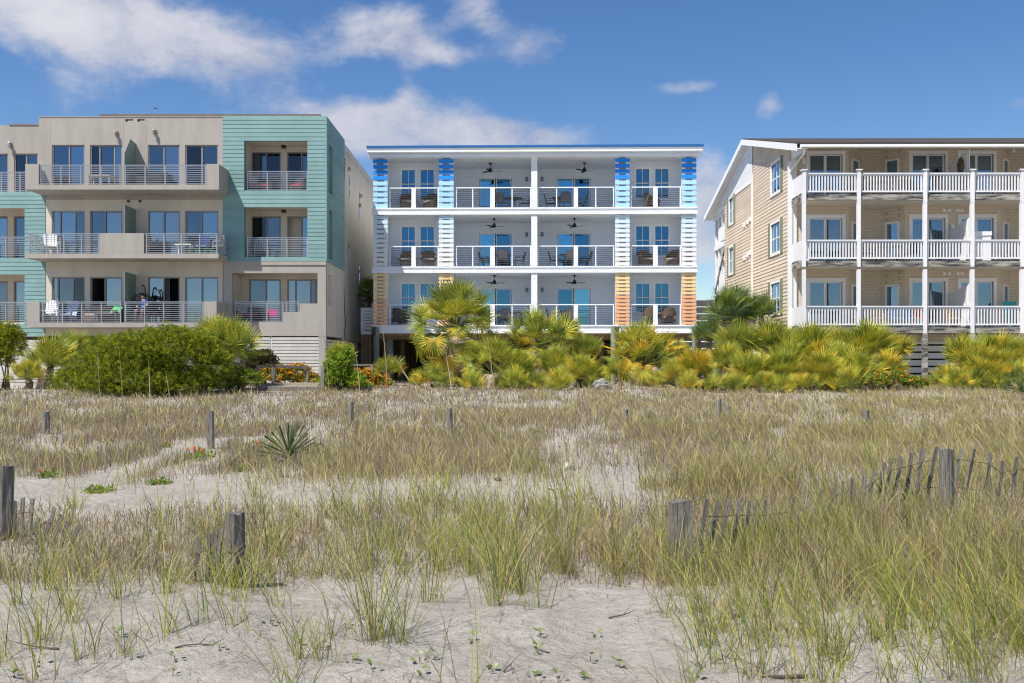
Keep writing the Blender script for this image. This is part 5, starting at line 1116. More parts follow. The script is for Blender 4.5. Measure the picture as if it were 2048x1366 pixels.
def scatter(n, v0, v1, fn, u0=-260, u1=2310, vp=1.0):
    u = nr.uniform(u0, u1, n); v = v0 + (v1 - v0) * nr.uniform(0, 1, n) ** vp; x, y, z = ground_at(u, v)
    cl = vnoise(x / .9, y / 1.6, 21) * .6 + vnoise(x / .33, y / .6, 22) * .4
    k = nr.uniform(0, 1, n) < fn(u, v, x, y, cl); return u[k], v[k], np.stack([x, y, z - .01], -1)[k]
def smooth(a, b, x): t = np.clip((x - a) / (b - a), 0, 1); return t * t * (3 - 2 * t)
def lean_az(n, u, bias=.75):
    """heading of the lean: mostly towards the left, with the wind"""
    a = nr.uniform(0, 2 * np.pi, n); b = np.pi + nr.normal(0, .7, n); return np.where(nr.uniform(0, 1, n) < bias * np.interp(u, [0, 600, 1200, 2048], [.45, .45, .65, .95]), b, a)
# far meadow: brown dead stems, dry grass, olive grass
def f_brown(u, v, x, y, c):
    d = (1 + 1.2 * (1 - smooth(770, 792, v))) * smooth(755, 768, v) * (1 - smooth(925, 975, v) * (1 - .35 * smooth(1250, 1500, u))) * (.10 + .22 * (1 - smooth(820, 880, v)) + 1.25 * smooth(.36, .62, c)); d *= np.interp(u, [-300, 300, 1400, 1700, 2300], [.9, 1, 1, .6, .45]); return d * (1 - .97 * sandy(u, v))
u, v, b = scatter(215000, 756, 990, f_brown, vp=1.15); n = len(b); L = nr.uniform(.08, .30, n) * np.interp(v, [780, 860, 960], [.7, 1, 1])
ribbons('dead_stems', 'thicket of brown dead weed stems covering the middle of the dune', b, nr.uniform(0, 6.3, n), L, np.abs(nr.normal(0, .32, n)), nr.normal(0, .5, n), b[:, 1] / F * nr.uniform(.7, 1.5, n), pick(BROWN, n), pick(BROWN, n) * 1.1, 3)
def f_olive(u, v, x, y, c):
    d = smooth(755, 768, v) * (1 - smooth(960, 1010, v)) * (.15 + .12 * (1 - smooth(820, 880, v)) + 1.0 * smooth(.42, .75, c)); d *= np.interp(u, [-300, 0, 500, 900, 1300, 1600, 2300], [.40, .35, .25, .3, .5, .95, 1.1]); return d * (1 - .95 * sandy(u, v))
u, v, b = scatter(175000, 757, 1000, f_olive, vp=1.1); n = len(b); L = nr.uniform(.14, .46, n) * np.interp(v, [785, 850, 960], [.7, 1, 1.1])
mixc = np.where(nr.uniform(0, 1, (n, 1)) < .45, pick(OLIVE, n), pick(TAN, n)); ribbons('meadow_grass', 'olive and straw coloured grass growing among the dead stems', b, lean_az(n, u), L, np.abs(nr.normal(.2, .25, n)), nr.uniform(.1, 1.5, n), b[:, 1] / F * nr.uniform(.8, 1.5, n), mixc * .9, mixc * 1.1, 4)
# dry thatch round the foreground tufts
def f_thatch(u, v, x, y, c):
    d = smooth(1000, 1050, v) * (1 - smooth(1150, 1190, v)) * np.interp(u, [-300, 0, 500, 640, 900, 1200, 1400], [.9, 1, 1, .55, .5, .7, .9]); d = np.maximum(d, smooth(900, 960, v) * (1 - smooth(1140, 1260, v)) * smooth(1230, 1450, u) * .9); return d * (.25 + 1.0 * c) * (1 - .9 * sandy(u, v))
u, v, b = scatter(98000, 900, 1280, f_thatch); n = len(b); L = nr.uniform(.12, .46, n) * np.interp(u, [300, 520, 700], [.55, .65, 1])
mixc = np.where(nr.uniform(0, 1, (n, 1)) < .6, pick(TAN, n), pick(BROWN, n) * .85); ribbons('dry_thatch', 'tangled straw and dead leaves under the foreground grass', b, nr.uniform(0, 6.3, n), L, np.abs(nr.normal(.3, .45, n)), nr.normal(.6, 1.0, n), np.maximum(.0022, b[:, 1] / F * nr.uniform(.9, 1.5, n)), mixc * .75, mixc, 4)
# sea oats: tufts of long arching blades
def tufts(cu, cv, nb, hh, spread=.07, pal=None):
    """cu, cv photo points of tuft feet; nb blades each; hh height in metres"""
    x, y, z = ground_at(cu, cv); rep = np.repeat(np.arange(len(x)), nb); n = len(rep); r = np.abs(nr.normal(0, spread, n)); a = nr.uniform(0, 2 * np.pi, n)
    bx, by = x[rep] + r * np.cos(a), y[rep] + r * np.sin(a); return rep, np.stack([bx, by, gz(bx, by, True) - .015], -1), a, hh[rep] * nr.uniform(.45, 1.3, n)
def f_oats(u, v, x, y, c):
    ctr = np.exp(-((u - 1000) / 260) ** 2) * smooth(1000, 1060, v) * (1 - smooth(1140, 1185, v)) * 1.0
    lef = smooth(1010, 1070, v) * (1 - smooth(1150, 1215, v)) * (1 - smooth(520, 700, u)) * .30
    rig = smooth(1280, 1480, u) * smooth(905, 980, v) * (1 - smooth(1240, 1366, v) * .55) * .85
    mid = smooth(940, 1000, v) * (1 - smooth(1080, 1150, v)) * .30
    low = .10 * smooth(1170, 1200, v) * (1 - smooth(560, 820, u)); ctr = ctr + low
    return np.clip(ctr + lef + rig + mid, 0, 1) * (.2 + 1.0 * c) * (1 - .72 * sandy(u, v) * (v < 1100))
u, v, b = scatter(1750, 900, 1380, f_oats); sel = np.argsort(v); u, v = u[sel], v[sel]; print('tufts', len(u))
hero = [(750, 1285, 1.0, 70), (802, 1287, .75, 32), (858, 1206, .85, 36), (995, 1212, .95, 46), (1045, 1186, .95, 60), (1080, 1215, .6, 16), (1003, 1175, 1.0, 60), (455, 1160, .8, 36), (235, 1195, .7, 40), (600, 1320, .62, 26), (640, 1325, .5, 18), (140, 1245, .6, 26), (65, 1300, .6, 22), (165, 1320, .5, 18), (30, 1215, .62, 26),
        (400, 1250, .7, 18), (470, 1258, .7, 18), (560, 1210, .6, 18), (663, 1280, .55, 16), (1440, 1266, .8, 30), (1540, 1298, .75, 22), (1505, 1180, .8, 40), (1655, 1310, .95, 60), (1680, 1330, .9, 46), (1935, 1240, .9, 44), (1990, 1330, .8, 26), (1900, 1360, .8, 26), (1330, 1238, .6, 14), (1290, 1150, .8, 40), (1230, 1150, .8, 40), (1130, 1150, .9, 50), (940, 1150, .9, 50), (880, 1140, .9, 46), (800, 1130, .85, 40),
        (1600, 1200, .9, 50), (1750, 1190, .95, 60), (1820, 1230, .9, 50), (1700, 1150, .95, 50), (1850, 1140, .95, 50), (1560, 1110, .95, 50), (1980, 1180, .9, 50), (1640, 1395, .9, 40), (1370, 1400, .75, 24), (940, 1420, .7, 14), (580, 1405, .7, 20), (2040, 1290, .9, 40), (1780, 1300, .7, 18), (1480, 1235, .7, 24), (330, 1185, .7, 30), (520, 1165, .75, 34), (690, 1160, .75, 34), (740, 1140, .8, 34), (90, 1180, .75, 34)]
hero += [(440, 1188, .62, 30), (503, 1184, .6, 26), (476, 1200, .5, 22), (1345, 1168, .7, 40), (1388, 1172, .7, 40), (1364, 1190, .6, 30), (1322, 1175, .7, 36)] + [(1408 + 24 * k, 1172 - 8.5 * k + 6 * (k % 3), .8, 40) for k in range(13)]
cu = np.concatenate([u, [h[0] for h in hero]]); cv = np.concatenate([v, [h[1] for h in hero]])
nb = np.concatenate([np.interp(v, [900, 1000, 1150, 1366], [20, 26, 26, 20]) * nr.uniform(.5, 1.2, len(u)), [h[3] for h in hero]]).astype(int); hh = np.concatenate([nr.uniform(.38, .72, len(u)) * np.interp(v, [900, 1050, 1366], [.85, .95, .9]), [h[2] * (.95 if h[0] < 700 else 1.12 if h[0] < 1250 else .72) for h in hero]])
rep, b, a, L = tufts(cu, cv, nb, hh); n = len(b); ub = cu[rep]; print('oat blades', n)
fan = nr.uniform(0, 1, n); az = np.where(nr.uniform(0, 1, n) < .5, a, lean_az(n, ub, 1.0)); w = np.maximum(nr.uniform(.003, .0062, n), b[:, 1] / F * nr.uniform(.9, 1.5, n))
isdry = (nr.uniform(0, 1, (n, 1)) < .33); g0 = np.where(isdry, pick(TAN, n), pick(GREEN, n)); tipc = np.where(nr.uniform(0, 1, (n, 1)) < .45, pick(TAN, n), g0 * 1.25)
L = np.where(isdry[:, 0], L * .75, L)
ribbons('sea_oats', 'long green and gold sea oat blades in the foreground dune', b, az, L, np.abs(nr.normal(.2, .22, n)), np.abs(nr.normal(.9, .75, n)) + .2 * isdry[:, 0], w, g0 * np.where(isdry, .9, 1.0), g0 * .55 + tipc * .45, 5)
# leaf litter, runners and roots lying on the bare sand
u, v, b = scatter(4200, 1130, 1380, lambda u, v, x, y, c: .25 + .6 * c * c); n = len(b); mixc = np.where(nr.uniform(0, 1, (n, 1)) < .6, pick(BROWN, n) * .75, pick(TAN, n) * .8)
ribbons('sand_litter', 'dry runners and dead blades lying on the bare sand', b + np.array([0, 0, .012]), nr.uniform(0, 6.3, n), nr.uniform(.05, .34, n), nr.uniform(1.25, 1.5, n), nr.uniform(-.1, .22, n), nr.uniform(.0022, .0045, n), mixc, mixc, 4)
# single tall stalks
st = [(330, 790, 655), (1328, 1010, 735), (775, 790, 600), (720, 800, 690), (660, 810, 640), (410, 790, 640), (305, 795, 700), (245, 800, 680), (255, 790, 650), (200, 795, 690), (340, 800, 735), (990, 800, 660), (905, 790, 690), (1240, 800, 690), (1248, 815, 730), (1610, 1000, 790), (1770, 1030, 830), (1420, 1030, 820), (1880, 1000, 800), (1950, 1010, 830), (300, 800, 720)]
su = np.array([s[0] for s in st], float); sv = np.array([s[1] for s in st], float); x, y, z = ground_at(su, sv); L = (sv - np.array([s[2] for s in st])) * y / F; n = len(st); cc = pick(TAN, n)
ribbons('tall_stalks', 'thin dry flower stalks standing above the dune grass', np.stack([x, y, z], -1), np.pi + nr.normal(0, .5, n), L, np.abs(nr.normal(.08, .08, n)), nr.uniform(.02, .18, n), y / F * 1.8, cc, cc, 5, wdir=np.zeros(n))

# ------------------------------------------------------------------ leafy plants
def leafcloud(C, size, out, n_leaf, col, jit=.25, aspect=.45, up=.35, seed=0):
    """small leaf triangles pairs round clump centres C (m,3) with outward directions out (m,3)"""
    r = np.random.default_rng(seed); m = len(C); k = np.repeat(np.arange(m), n_leaf); n = len(k)
    d = out[k] + r.normal(0, .75, (n, 3)); d[:, 2] += up; d /= np.linalg.norm(d, axis=1, keepdims=True) + 1e-9
    s = np.cross(d, r.normal(0, 1, (n, 3))); s /= np.linalg.norm(s, axis=1, keepdims=True) + 1e-9
    sz = (size[k] if isinstance(size, np.ndarray) else size) * r.uniform(.6, 1.25, n); p0 = C[k] + r.normal(0, .35, (n, 3)) * sz[:, None]
    tip = p0 + d * sz[:, None]; midp = p0 + d * (sz * .5)[:, None]; wv = s * (sz * aspect * .5)[:, None]
    V = np.stack([p0, midp + wv, tip, midp - wv], 1); cc = col[k] * (1 + r.normal(0, jit, (n, 1))).clip(.35, 1.7)
    Cc = np.ones((n, 4, 4)); Cc[:, :, :3] = cc[:, None, :]; Cc[:, 2, :3] *= 1.15
    o = (np.arange(n) * 4)[:, None, None]; T = (o + np.array([[0, 1, 2], [0, 2, 3]])[None]).reshape(-1, 3)
    return V.reshape(-1, 3), T, Cc.reshape(-1, 4)
def shrub(name, label, cat, u, vb, Y, lobes, nclump, leaf, nleaf, cols, seed, branch=True, group=None, aspect=.45, up=.35, flowers=None):
    """lobes: (du, v, ru, rv) ellipses in photo pixels at depth Y, made into volumes"""
    x0 = px(u, Y); z0 = gzf(x0, Y); t = thing(name, label, cat, (x0, Y, z0), 0, group); r = np.random.default_rng(seed); Cs = []; Os = []
    areas = np.array([l[2] * l[3] for l in lobes], float); areas /= areas.sum()
    for (du, v, ru, rv), ar in zip(lobes, areas):
        m = int(nclump * ar); d = r.normal(0, 1, (m, 3)); d /= np.linalg.norm(d, axis=1, keepdims=True); d[:, 2] = np.where(d[:, 2] < -.55, -d[:, 2], d[:, 2])
        rr = .72 + .36 * vnoise(d[:, 0] * 3.1 + du, d[:, 2] * 3.1 + d[:, 1] * 2.3, seed) ; rr *= r.uniform(.55, 1.04, m); a, c = ru * Y / F, rv * Y / F
        ctr = np.array([du * Y / F, (r.uniform(-.1, .1)) * a, pz(v, Y) - z0]); p = ctr + d * rr[:, None] * np.array([a, a * .85, c]); p[:, 2] = np.maximum(p[:, 2], .03); Cs.append(p); Os.append(d)
    C = np.concatenate(Cs); O = np.concatenate(Os); col = np.array(cols)[r.integers(0, len(cols), len(C))]
    V, T, Cc = leafcloud(C, leaf, O, nleaf, col, .22, aspect, up, seed + 1); add_tris('foliage', None, V, T, Cc, LEAFMAT('shrub leaves', .4, .5, .05), parent=t)
    if branch:
        mb = MB()
        for k in range(14):
            l = lobes[k % len(lobes)]; e = (l[0] * Y / F * r.uniform(.4, .9), r.uniform(-.4, .4), (pz(l[1], Y) - z0) * r.uniform(.7, 1.0)); s = (r.uniform(-.25, .25) + l[0] * Y / F * .25, r.uniform(-.2, .2), 0)
            mid = tuple((p + q) / 2 + r.uniform(-.08, .08) for p, q in zip(s, e)); mb.tube([s, mid, e], [.045, .03, .012], 5, False)
        mb.build('branches', M('grey brown bark', (.14, .11, .085), .95, .25, 12), t)
    if flowers:
        n, fc, fs = flowers; k = r.choice(len(C), n, replace=False); k = k[np.argsort(-O[k, 2] + .6 * O[k, 1])][:int(n * .8)]; col = np.array(fc)[r.integers(0, len(fc), len(k))]
        V, T, Cc = leafcloud(C[k] + O[k] * leaf * .8, fs, O[k], 9, col, .12, .9, .5, seed + 2); add_tris('blossoms', None, V, T, Cc, LEAFMAT('petals', .15, .6, .03), parent=t)
    return t
CED = [(.25, .275, .018), (.33, .335, .02), (.18, .215, .018), (.40, .385, .03), (.12, .15, .018)]
shrub('evergreen_shrub', 'wide yellow-green windswept evergreen shrub in front of the beige building', 'shrub', 290, 795, 33.0, [(-140, 765, 55, 36), (-85, 738, 75, 48), (-20, 708, 85, 52), (50, 695, 80, 50), (105, 708, 65, 50), (135, 735, 45, 42), (70, 772, 75, 26), (115, 762, 50, 28), (-40, 760, 105, 40), (30, 755, 80, 36), (-10, 735, 90, 50), (-90, 782, 75, 20), (-20, 785, 60, 16)], 13000, .075, 18, CED, 5, aspect=.26, up=.75)
shrub('evergreen_shrub', 'tall bright green evergreen shrub cut by the left edge of the picture', 'shrub', 5, 760, 36.5, [(-30, 705, 62, 60), (10, 690, 42, 48), (-60, 690, 60, 60)], 4200, .075, 17, CED, 9, aspect=.30, up=.55)
shrub('round_shrub', 'dark brownish rounded shrub behind the landing handrail', 'shrub', 524, 760, 39.0, [(0, 724, 34, 26), (-8, 735, 36, 24)], 900, .07, 14, [(.075, .08, .03), (.12, .085, .04), (.05, .06, .022)], 12, aspect=.6)
shrub('vine_shrub', 'bright green vine covered shrub right of the landing', 'shrub', 682, 785, 35.2, [(0, 735, 26, 36), (-12, 760, 34, 22), (14, 712, 15, 20), (30, 764, 24, 16), (-20, 740, 16, 20)], 800, .10, 10, [(.28, .36, .03), (.20, .28, .025), (.38, .42, .05)], 13, aspect=.6)
shrub('vine_shrub', 'low light green shrub at the foot of the wide evergreen, left of the landing', 'shrub', 470, 790, 34.4, [(-20, 768, 44, 20), (30, 760, 24, 22), (5, 752, 28, 20)], 600, .09, 10, [(.34, .38, .05), (.26, .32, .04)], 14, aspect=.5)
LAN = [(.18, .25, .03), (.24, .31, .04), (.13, .19, .03)]; ORG = [(.80, .30, .02), (.85, .40, .03), (.75, .20, .02), (.85, .50, .05)]
for (u, Y, lobes, nc, nf, lb) in ((566, 38.2, [(-12, 752, 40, 22), (24, 750, 38, 22), (50, 760, 26, 14)], 1000, 260, 'lantana bush full of orange flowers behind the landing'), (738, 38.5, [(-10, 758, 34, 20), (20, 764, 28, 14)], 760, 190, 'lantana bush with orange flowers left of the corner pile'),
                                   (655, 37.5, [(0, 770, 24, 12), (70, 772, 26, 8)], 420, 50, 'low flowering ground bush below the vine shrub'), (1760, 36.0, [(-20, 762, 44, 14), (30, 758, 34, 16)], 700, 50, 'lantana bush with orange flowers under the right palmettos'), (1835, 36.3, [(0, 766, 30, 10)], 300, 30, 'small orange lantana between the two right palmetto thickets'), (1400, 36.5, [(0, 774, 36, 8)], 260, 30, 'sparse orange flowers at the foot of the yellow palmettos')):
    shrub('lantana_bush', lb, 'flower bush', u, 780, Y, lobes, nc, .075, 10, LAN, int(u), True, 'orange lantana bushes', .6, .35, (nf * 2, ORG, .05))
# low green clumps with red flowers in the dune
for k, (u, v, w, lb) in enumerate(((507, 905, 30, 'bright green leafy clump with red flowers left of the yucca'), (398, 918, 30, 'green clump with red flowers at the end of the sandy path'), (100, 955, 22, 'green clump with one red flower at the left of the path'), (330, 895, 16, 'small green clump with a red flower in the dry stems'), (655, 905, 20, 'green weed right of the yucca'), (985, 880, 14, 'green weed in the brown stems below the big palm'), (1065, 868, 14, 'bright green weed right of centre in the brown stems'), (480, 942, 12, 'tiny green weed on the sand below the yucca'), (165, 925, 18, 'yellow green weed above the path'), (320, 968, 26, 'trailing green weed on the sand beside the path'), (200, 985, 30, 'trailing green weed in the middle of the sandy path'), (1720, 880, 12, 'bright green weed in the right meadow'), (840, 930, 16, 'green weed left of the left pale rock'))):
    x, y, z = spot(u, v); t = thing('flowering_weed', lb, 'weed', (x, y, z), 0, 'green weeds in the dune'); s = w * y / F; r = np.random.default_rng(k); m = 34
    d = r.normal(0, 1, (m, 3)); d[:, 2] = np.abs(d[:, 2]); d /= np.linalg.norm(d, axis=1, keepdims=True); C = d * np.array([s, s, s * (.55 if k not in (9, 10) else .2)]) * r.uniform(.3, 1, (m, 1))
    V, T, Cc = leafcloud(C, max(.05, s * .28), d, 9, np.array([(.17, .26, .03), (.22, .30, .045)])[r.integers(0, 2, m)], .2, .35, .5, k); add_tris('leaves', None, V, T, Cc, LEAFMAT('shrub leaves'), parent=t)
    if k in (0, 1, 2, 3, 5):
        for q in range(4 if k < 2 else 1):
            p = (r.uniform(-.8, .8) * s, -s * .4, s * r.uniform(.5, .8)); mb = MB().tube([(p[0] * .7, p[1] * .5, 0), p], .004, 4); st_ = mb.build('stem', M('green stem', (.12, .16, .03)), t)
            MB().lathe([(.005, -.01), (.026, 0), (.028, .004), (.01, .012)], 9).build('flower_head', M('red petal', (.50, .07, .015), .7, .3, 40), st_, p, (R(50), 0, r.uniform(-.5, .5)))
# foreground sprouts with round leaves
lf = None
def leaf_mesh():
    global lf
    if lf is None:
        n = 9; v = [(0, 0, 0)] + [(.5 + .5 * math.cos(a) * (1 if abs(a) < 2.6 else .7), .48 * math.sin(a), .10 * abs(math.sin(a)) + .06 * math.sin(a * 3)) for a in [-math.pi + .35 + (2 * math.pi - .7) * k / (n - 1) for k in range(n)]]
        lf = mesh('leaf', v, [(0, k, k + 1) for k in range(1, n)], M('sprout leaf', (.20, .27, .07), .45, .15, 30, trans=.25, rnd=.2), True)
    return lf
SPR = [(235, 1275, 3), (265, 1320, 2), (350, 1325, 3), (345, 1352, 2), (80, 1330, 2), (440, 1300, 2), (590, 1293, 3), (640, 1302, 3), (705, 1330, 3), (745, 1345, 2), (840, 1325, 3), (868, 1320, 3), (840, 1357, 2), (945, 1285, 3), (1000, 1215, 2), (1050, 1222, 2), (1080, 1275, 3), (1075, 1302, 5), (1180, 1325, 3), (1240, 1335, 4), (1070, 1357, 3), (1120, 1362, 2), (1170, 1358, 3), (1393, 1360, 3), (1430, 1325, 3), (1445, 1318, 2), (1190, 1278, 2), (1300, 1228, 1), (540, 1245, 2), (690, 1255, 3), (1480, 1250, 3), (985, 1345, 2), (720, 1240, 2), (30, 1355, 3)]
def side_word(u): return 'far left' if u < 300 else 'left' if u < 700 else 'centre left' if u < 950 else 'centre' if u < 1150 else 'centre right' if u < 1300 else 'right'
for k, (u, v, nl) in enumerate(SPR):
    x, y, z = spot(u, v); same = sorted([s for s in SPR if side_word(s[0]) == side_word(u)], key=lambda s: s[1]); i = same.index((u, v, nl)) + 1
    od = ['first', 'second', 'third', 'fourth', 'fifth', 'sixth', 'seventh', 'eighth', 'ninth', 'tenth'][i - 1]
    t = thing('sprout', 'small round-leaved sprout on bare sand, %s part, %s from the grass edge' % (side_word(u), od), 'sprout', (x, y, z), rng.uniform(0, 6), 'sprouts on the bare foreground sand')
    for j in range(nl + 1):
        a = j * 2.3 + rng.uniform(-.4, .4); s = rng.uniform(.02, .036); h = rng.uniform(.012, .045); r0 = rng.uniform(.008, .03)
        link(bpy.data.objects.new('leaf', leaf_mesh()), t, (r0 * math.cos(a), r0 * math.sin(a), h), (rng.uniform(-.3, .3), rng.uniform(-.9, -.1), a)).scale = (s, s, s)
    MB().tube([(0, 0, -.01), (.004, .003, .03)], .0025, 4).build('stem', M('green stem', (.12, .16, .03)), t)
# yuccas: stiff sword leaves
def yucca(label, x, y, z, n, L, seed):
    t = thing('yucca', label, 'yucca', (x, y, z), 0, 'stiff leaved yuccas'); r = random.Random(seed); key = None
    v = []; S = 5; mg = M('yucca leaf', (.12, .19, .07), .45, .2, 6, rnd=.25, trans=.1)
    if ('yuc',) not in CACHE:
        for k in range(S + 1): q = k / S; w = .022 * (1 - q ** 2.2) + .001; v += [(q, -w, .012 * (1 - q)), (q, 0, -.06 * q * q), (q, w, .012 * (1 - q))]
        CACHE[('yuc',)] = mesh('sword_leaf', v, [f for k in range(S) for f in ((3 * k, 3 * k + 1, 3 * k + 4, 3 * k + 3), (3 * k + 1, 3 * k + 2, 3 * k + 5, 3 * k + 4))], mg)
    for k in range(n):
        q = (k + .5) / n; el = R(88 - 95 * q ** .8); a = k * 2.39996; s = L * r.uniform(.75, 1.05); o = bpy.data.objects.new('sword_leaf', CACHE[('yuc',)]); link(o, t, (0, 0, .06 + .08 * (1 - q)), (r.uniform(-.4, .4), -el, a)); o.scale = (s, s * 1.25, s)
    mb = MB(); mb.lathe([(.05, -.1), (.06, 0), (.045, .12), (.02, .2)], 8).build('stem', M('grey brown bark', (.14, .11, .085)), t)
    for k in range(14): a = k * 2.4; s = L * .7; MB().add([(0, -.012, .04), (s * .6, -.015, .02 + .1 * r.random()), (s, 0, -.03), (s * .6, .015, .02), (0, .012, .04)], [(0, 1, 2, 3, 4)]).build('dead_leaf', M('dead leaf', (.30, .27, .22), .9, .2, 8), t, (0, 0, .03), (0, 0, a))
yx, yy, yz = spot(578, 925); yucca('dark green spiky yucca standing alone in the left dune', yx, yy, yz, 46, .52, 3)
yx, yy, yz = spot(2042, 790); yucca('dark green yucca at the right edge in front of the palmettos', yx, yy, yz, 40, .85, 4)

# ------------------------------------------------------------------ palmettos
def frond_mesh(seed, Rr, span, nseg, droop, cup, pet, cols, dead=False, tilt=0.0):
    r = np.random.default_rng(seed); V = []; Fc = []; C = []
    K = 5; pr = .011
    for k in range(K + 1):
        q = k / K; c = np.array([pet * q, 0, .05 * math.sin(q * 2.2) * pet]); 
        for a in (0, 2.1, 4.2): V.append(c + pr * (1.3 - .6 * q) * np.array([0, math.cos(a), math.sin(a)])); C.append((.20, .22, .06) if not dead else (.26, .19, .12))
    for k in range(K):
        for j in range(3): Fc += [(k * 3 + j, k * 3 + (j + 1) % 3, k * 3 + 3 + (j + 1) % 3), (k * 3 + j, k * 3 + 3 + (j + 1) % 3, k * 3 + 3 + j)]
    E1 = np.array([math.cos(tilt), 0, -math.sin(tilt)]); E3 = np.array([math.sin(tilt), 0, math.cos(tilt)]); UP = E3; H = np.array([pet, 0, .05 * math.sin(2.2) * pet]); st = (0, .32, .62, .85, 1.0); da = span / (nseg - 1)
    for i in range(nseg):
        a = -span / 2 + da * i + r.normal(0, .02); L = Rr * (.78 + .22 * math.cos(a * .8)) * r.uniform(.9, 1.06); d = E1 * math.cos(a) + np.array([0, math.sin(a), 0]); s = -E1 * math.sin(a) + np.array([0, math.cos(a), 0])
        dr = droop * r.uniform(.6, 1.5); tw = r.normal(0, .25); c = np.array(cols[r.integers(0, len(cols))]) * r.uniform(1.0, 1.36); o = len(V)
        for k, q in enumerate(st):
            w = (da * L * q * .46 if q <= .33 else da * L * .32 * .46 * (1 - ((q - .32) / .70) ** 1.3)) + .0015; z = cup * abs(math.sin(a)) * L * q - cup * .5 * L * q * q * (abs(a) < 1) - dr * L * q ** 2.6; p = H + d * L * q * (1 - .25 * dr * q) + UP * z; fold = .55 * w
            sv = s * w + UP * (tw * w * q); V += [p - sv - UP * fold, p, p + sv - UP * fold]
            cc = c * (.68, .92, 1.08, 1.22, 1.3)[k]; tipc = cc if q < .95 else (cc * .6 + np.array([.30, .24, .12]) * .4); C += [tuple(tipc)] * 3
        for k in range(len(st) - 1):
            b = o + 3 * k; Fc += [(b, b + 1, b + 4), (b, b + 4, b + 3), (b + 1, b + 2, b + 5), (b + 1, b + 5, b + 4)]
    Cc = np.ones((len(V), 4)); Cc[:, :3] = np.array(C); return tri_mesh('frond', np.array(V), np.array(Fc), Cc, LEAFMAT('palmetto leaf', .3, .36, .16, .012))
PG = [(.21, .255, .035), (.27, .30, .045), (.155, .20, .03)]; PY = [(.38, .37, .04), (.46, .415, .045), (.30, .32, .04)]; PO = [(.58, .41, .035), (.66, .44, .04), (.48, .36, .04)]; PD = [(.44, .35, .26), (.52, .43, .34), (.35, .26, .18)]; PB = [(.12, .18, .07), (.16, .22, .09), (.10, .15, .06)]
FR = {}
for nm, pal, dead in (('g', PG, 0), ('y', PY, 0), ('o', PO, 0), ('d', PD, 1), ('b', PB, 0)):
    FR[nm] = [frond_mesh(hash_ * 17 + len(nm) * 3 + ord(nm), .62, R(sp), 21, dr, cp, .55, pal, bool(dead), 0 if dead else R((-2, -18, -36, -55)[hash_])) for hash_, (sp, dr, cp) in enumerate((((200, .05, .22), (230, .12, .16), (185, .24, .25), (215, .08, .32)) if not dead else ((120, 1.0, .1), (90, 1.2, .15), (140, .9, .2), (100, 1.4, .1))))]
FL_ = {}
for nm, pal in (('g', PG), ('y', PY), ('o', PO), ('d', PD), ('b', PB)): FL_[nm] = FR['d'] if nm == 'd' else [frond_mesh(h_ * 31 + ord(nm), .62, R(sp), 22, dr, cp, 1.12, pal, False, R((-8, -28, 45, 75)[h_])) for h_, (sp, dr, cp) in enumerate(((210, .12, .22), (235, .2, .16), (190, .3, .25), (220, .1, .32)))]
def palmetto(label, u, vc, Y, rw, mix, nf, seed, trunk=True, elmin=-25, name='palmetto', cat='palmetto', dead=6, upright=0.0):
    """crown centred at photo point (u, vc) at depth Y with radius rw photo pixels"""
    r = random.Random(seed); x = px(u, Y); g = gzf(x, Y); zc = pz(vc, Y); Rm = rw * Y / F; big = Rm > 1.45; sc = Rm / (1.70 if big else 1.12); fam = FL_ if big else FR; nf = int(nf * (1.25 if big else 1))
    t = thing(name, label, cat, (x, Y, g), 0, 'palmettos before the buildings'); elmin = max(elmin, 6) if not big and name == 'palmetto' and elmin > -35 else elmin; h = max(.05, zc - g - (.30 if elmin > 0 else .12) * Rm)
    if trunk:
        mb = MB(); prof = []; K = max(3, int(h / .12))
        for k in range(K): z = h * k / K; prof += [(.13 + .02 * r.random(), z), (.10 + .02 * r.random(), z + h / K * .8)]
        mb.lathe(prof + [(.06, h)], 9).build('trunk', M('palm trunk', (.20, .155, .115), .95, .3, 14, bump=.8, bscale=40), t)
    names = [k for k, n in mix for _ in range(n)]
    for k in range(nf):
        q = (k + .5) / nf; el = elmin + (86 - elmin) * (1 - q) ** (1.05 - .3 * upright) + r.uniform(-9, 9); a = k * 2.39996 + r.uniform(-.3, .3); low = el < 18
        kind = r.choice(names); kind = 'd' if (el < -5 and r.random() < .2) else kind; kind = ('o' if (low and kind == 'y' and r.random() < .25) else kind)
        vi = (r.choice((0, 1)) if el > 12 else r.choice((2, 3, 3))) if big else (r.choice((0, 1)) if el > 55 else r.choice((1, 2)) if el > 28 else r.choice((2, 3))); o = bpy.data.objects.new('frond', r.choice(fam[kind]) if kind == 'd' else fam[kind][vi]); s = sc * r.uniform(.8, 1.22)
        link(o, t, (.05 * math.cos(a), .05 * math.sin(a), h + r.uniform(-.06, .06)), (r.gauss(0, .4), -R(el), a)); o.scale = (s, s, s)
    t.rotation_euler = (r.gauss(0, .07), r.gauss(0, .09), r.uniform(0, 6.28))
    for k in range(int(dead * 2.4)):
        a = r.uniform(0, 6.28); o = bpy.data.objects.new('dead_frond', r.choice(FR['d'])); s = sc * r.uniform(.6, .9); link(o, t, (.06 * math.cos(a), .06 * math.sin(a), h * r.uniform(.6, 1)), (r.gauss(0, .3), R(r.uniform(28, 66)), a)); o.scale = (s, s, s)
    return t
GM = [('g', 3), ('y', 3)]; GY_ = [('g', 4), ('y', 6), ('o', 1)]; YM = [('y', 6), ('o', 2), ('g', 4)]; BM_ = [('b', 4), ('g', 2)]; G1 = [('g', 5), ('y', 3)]
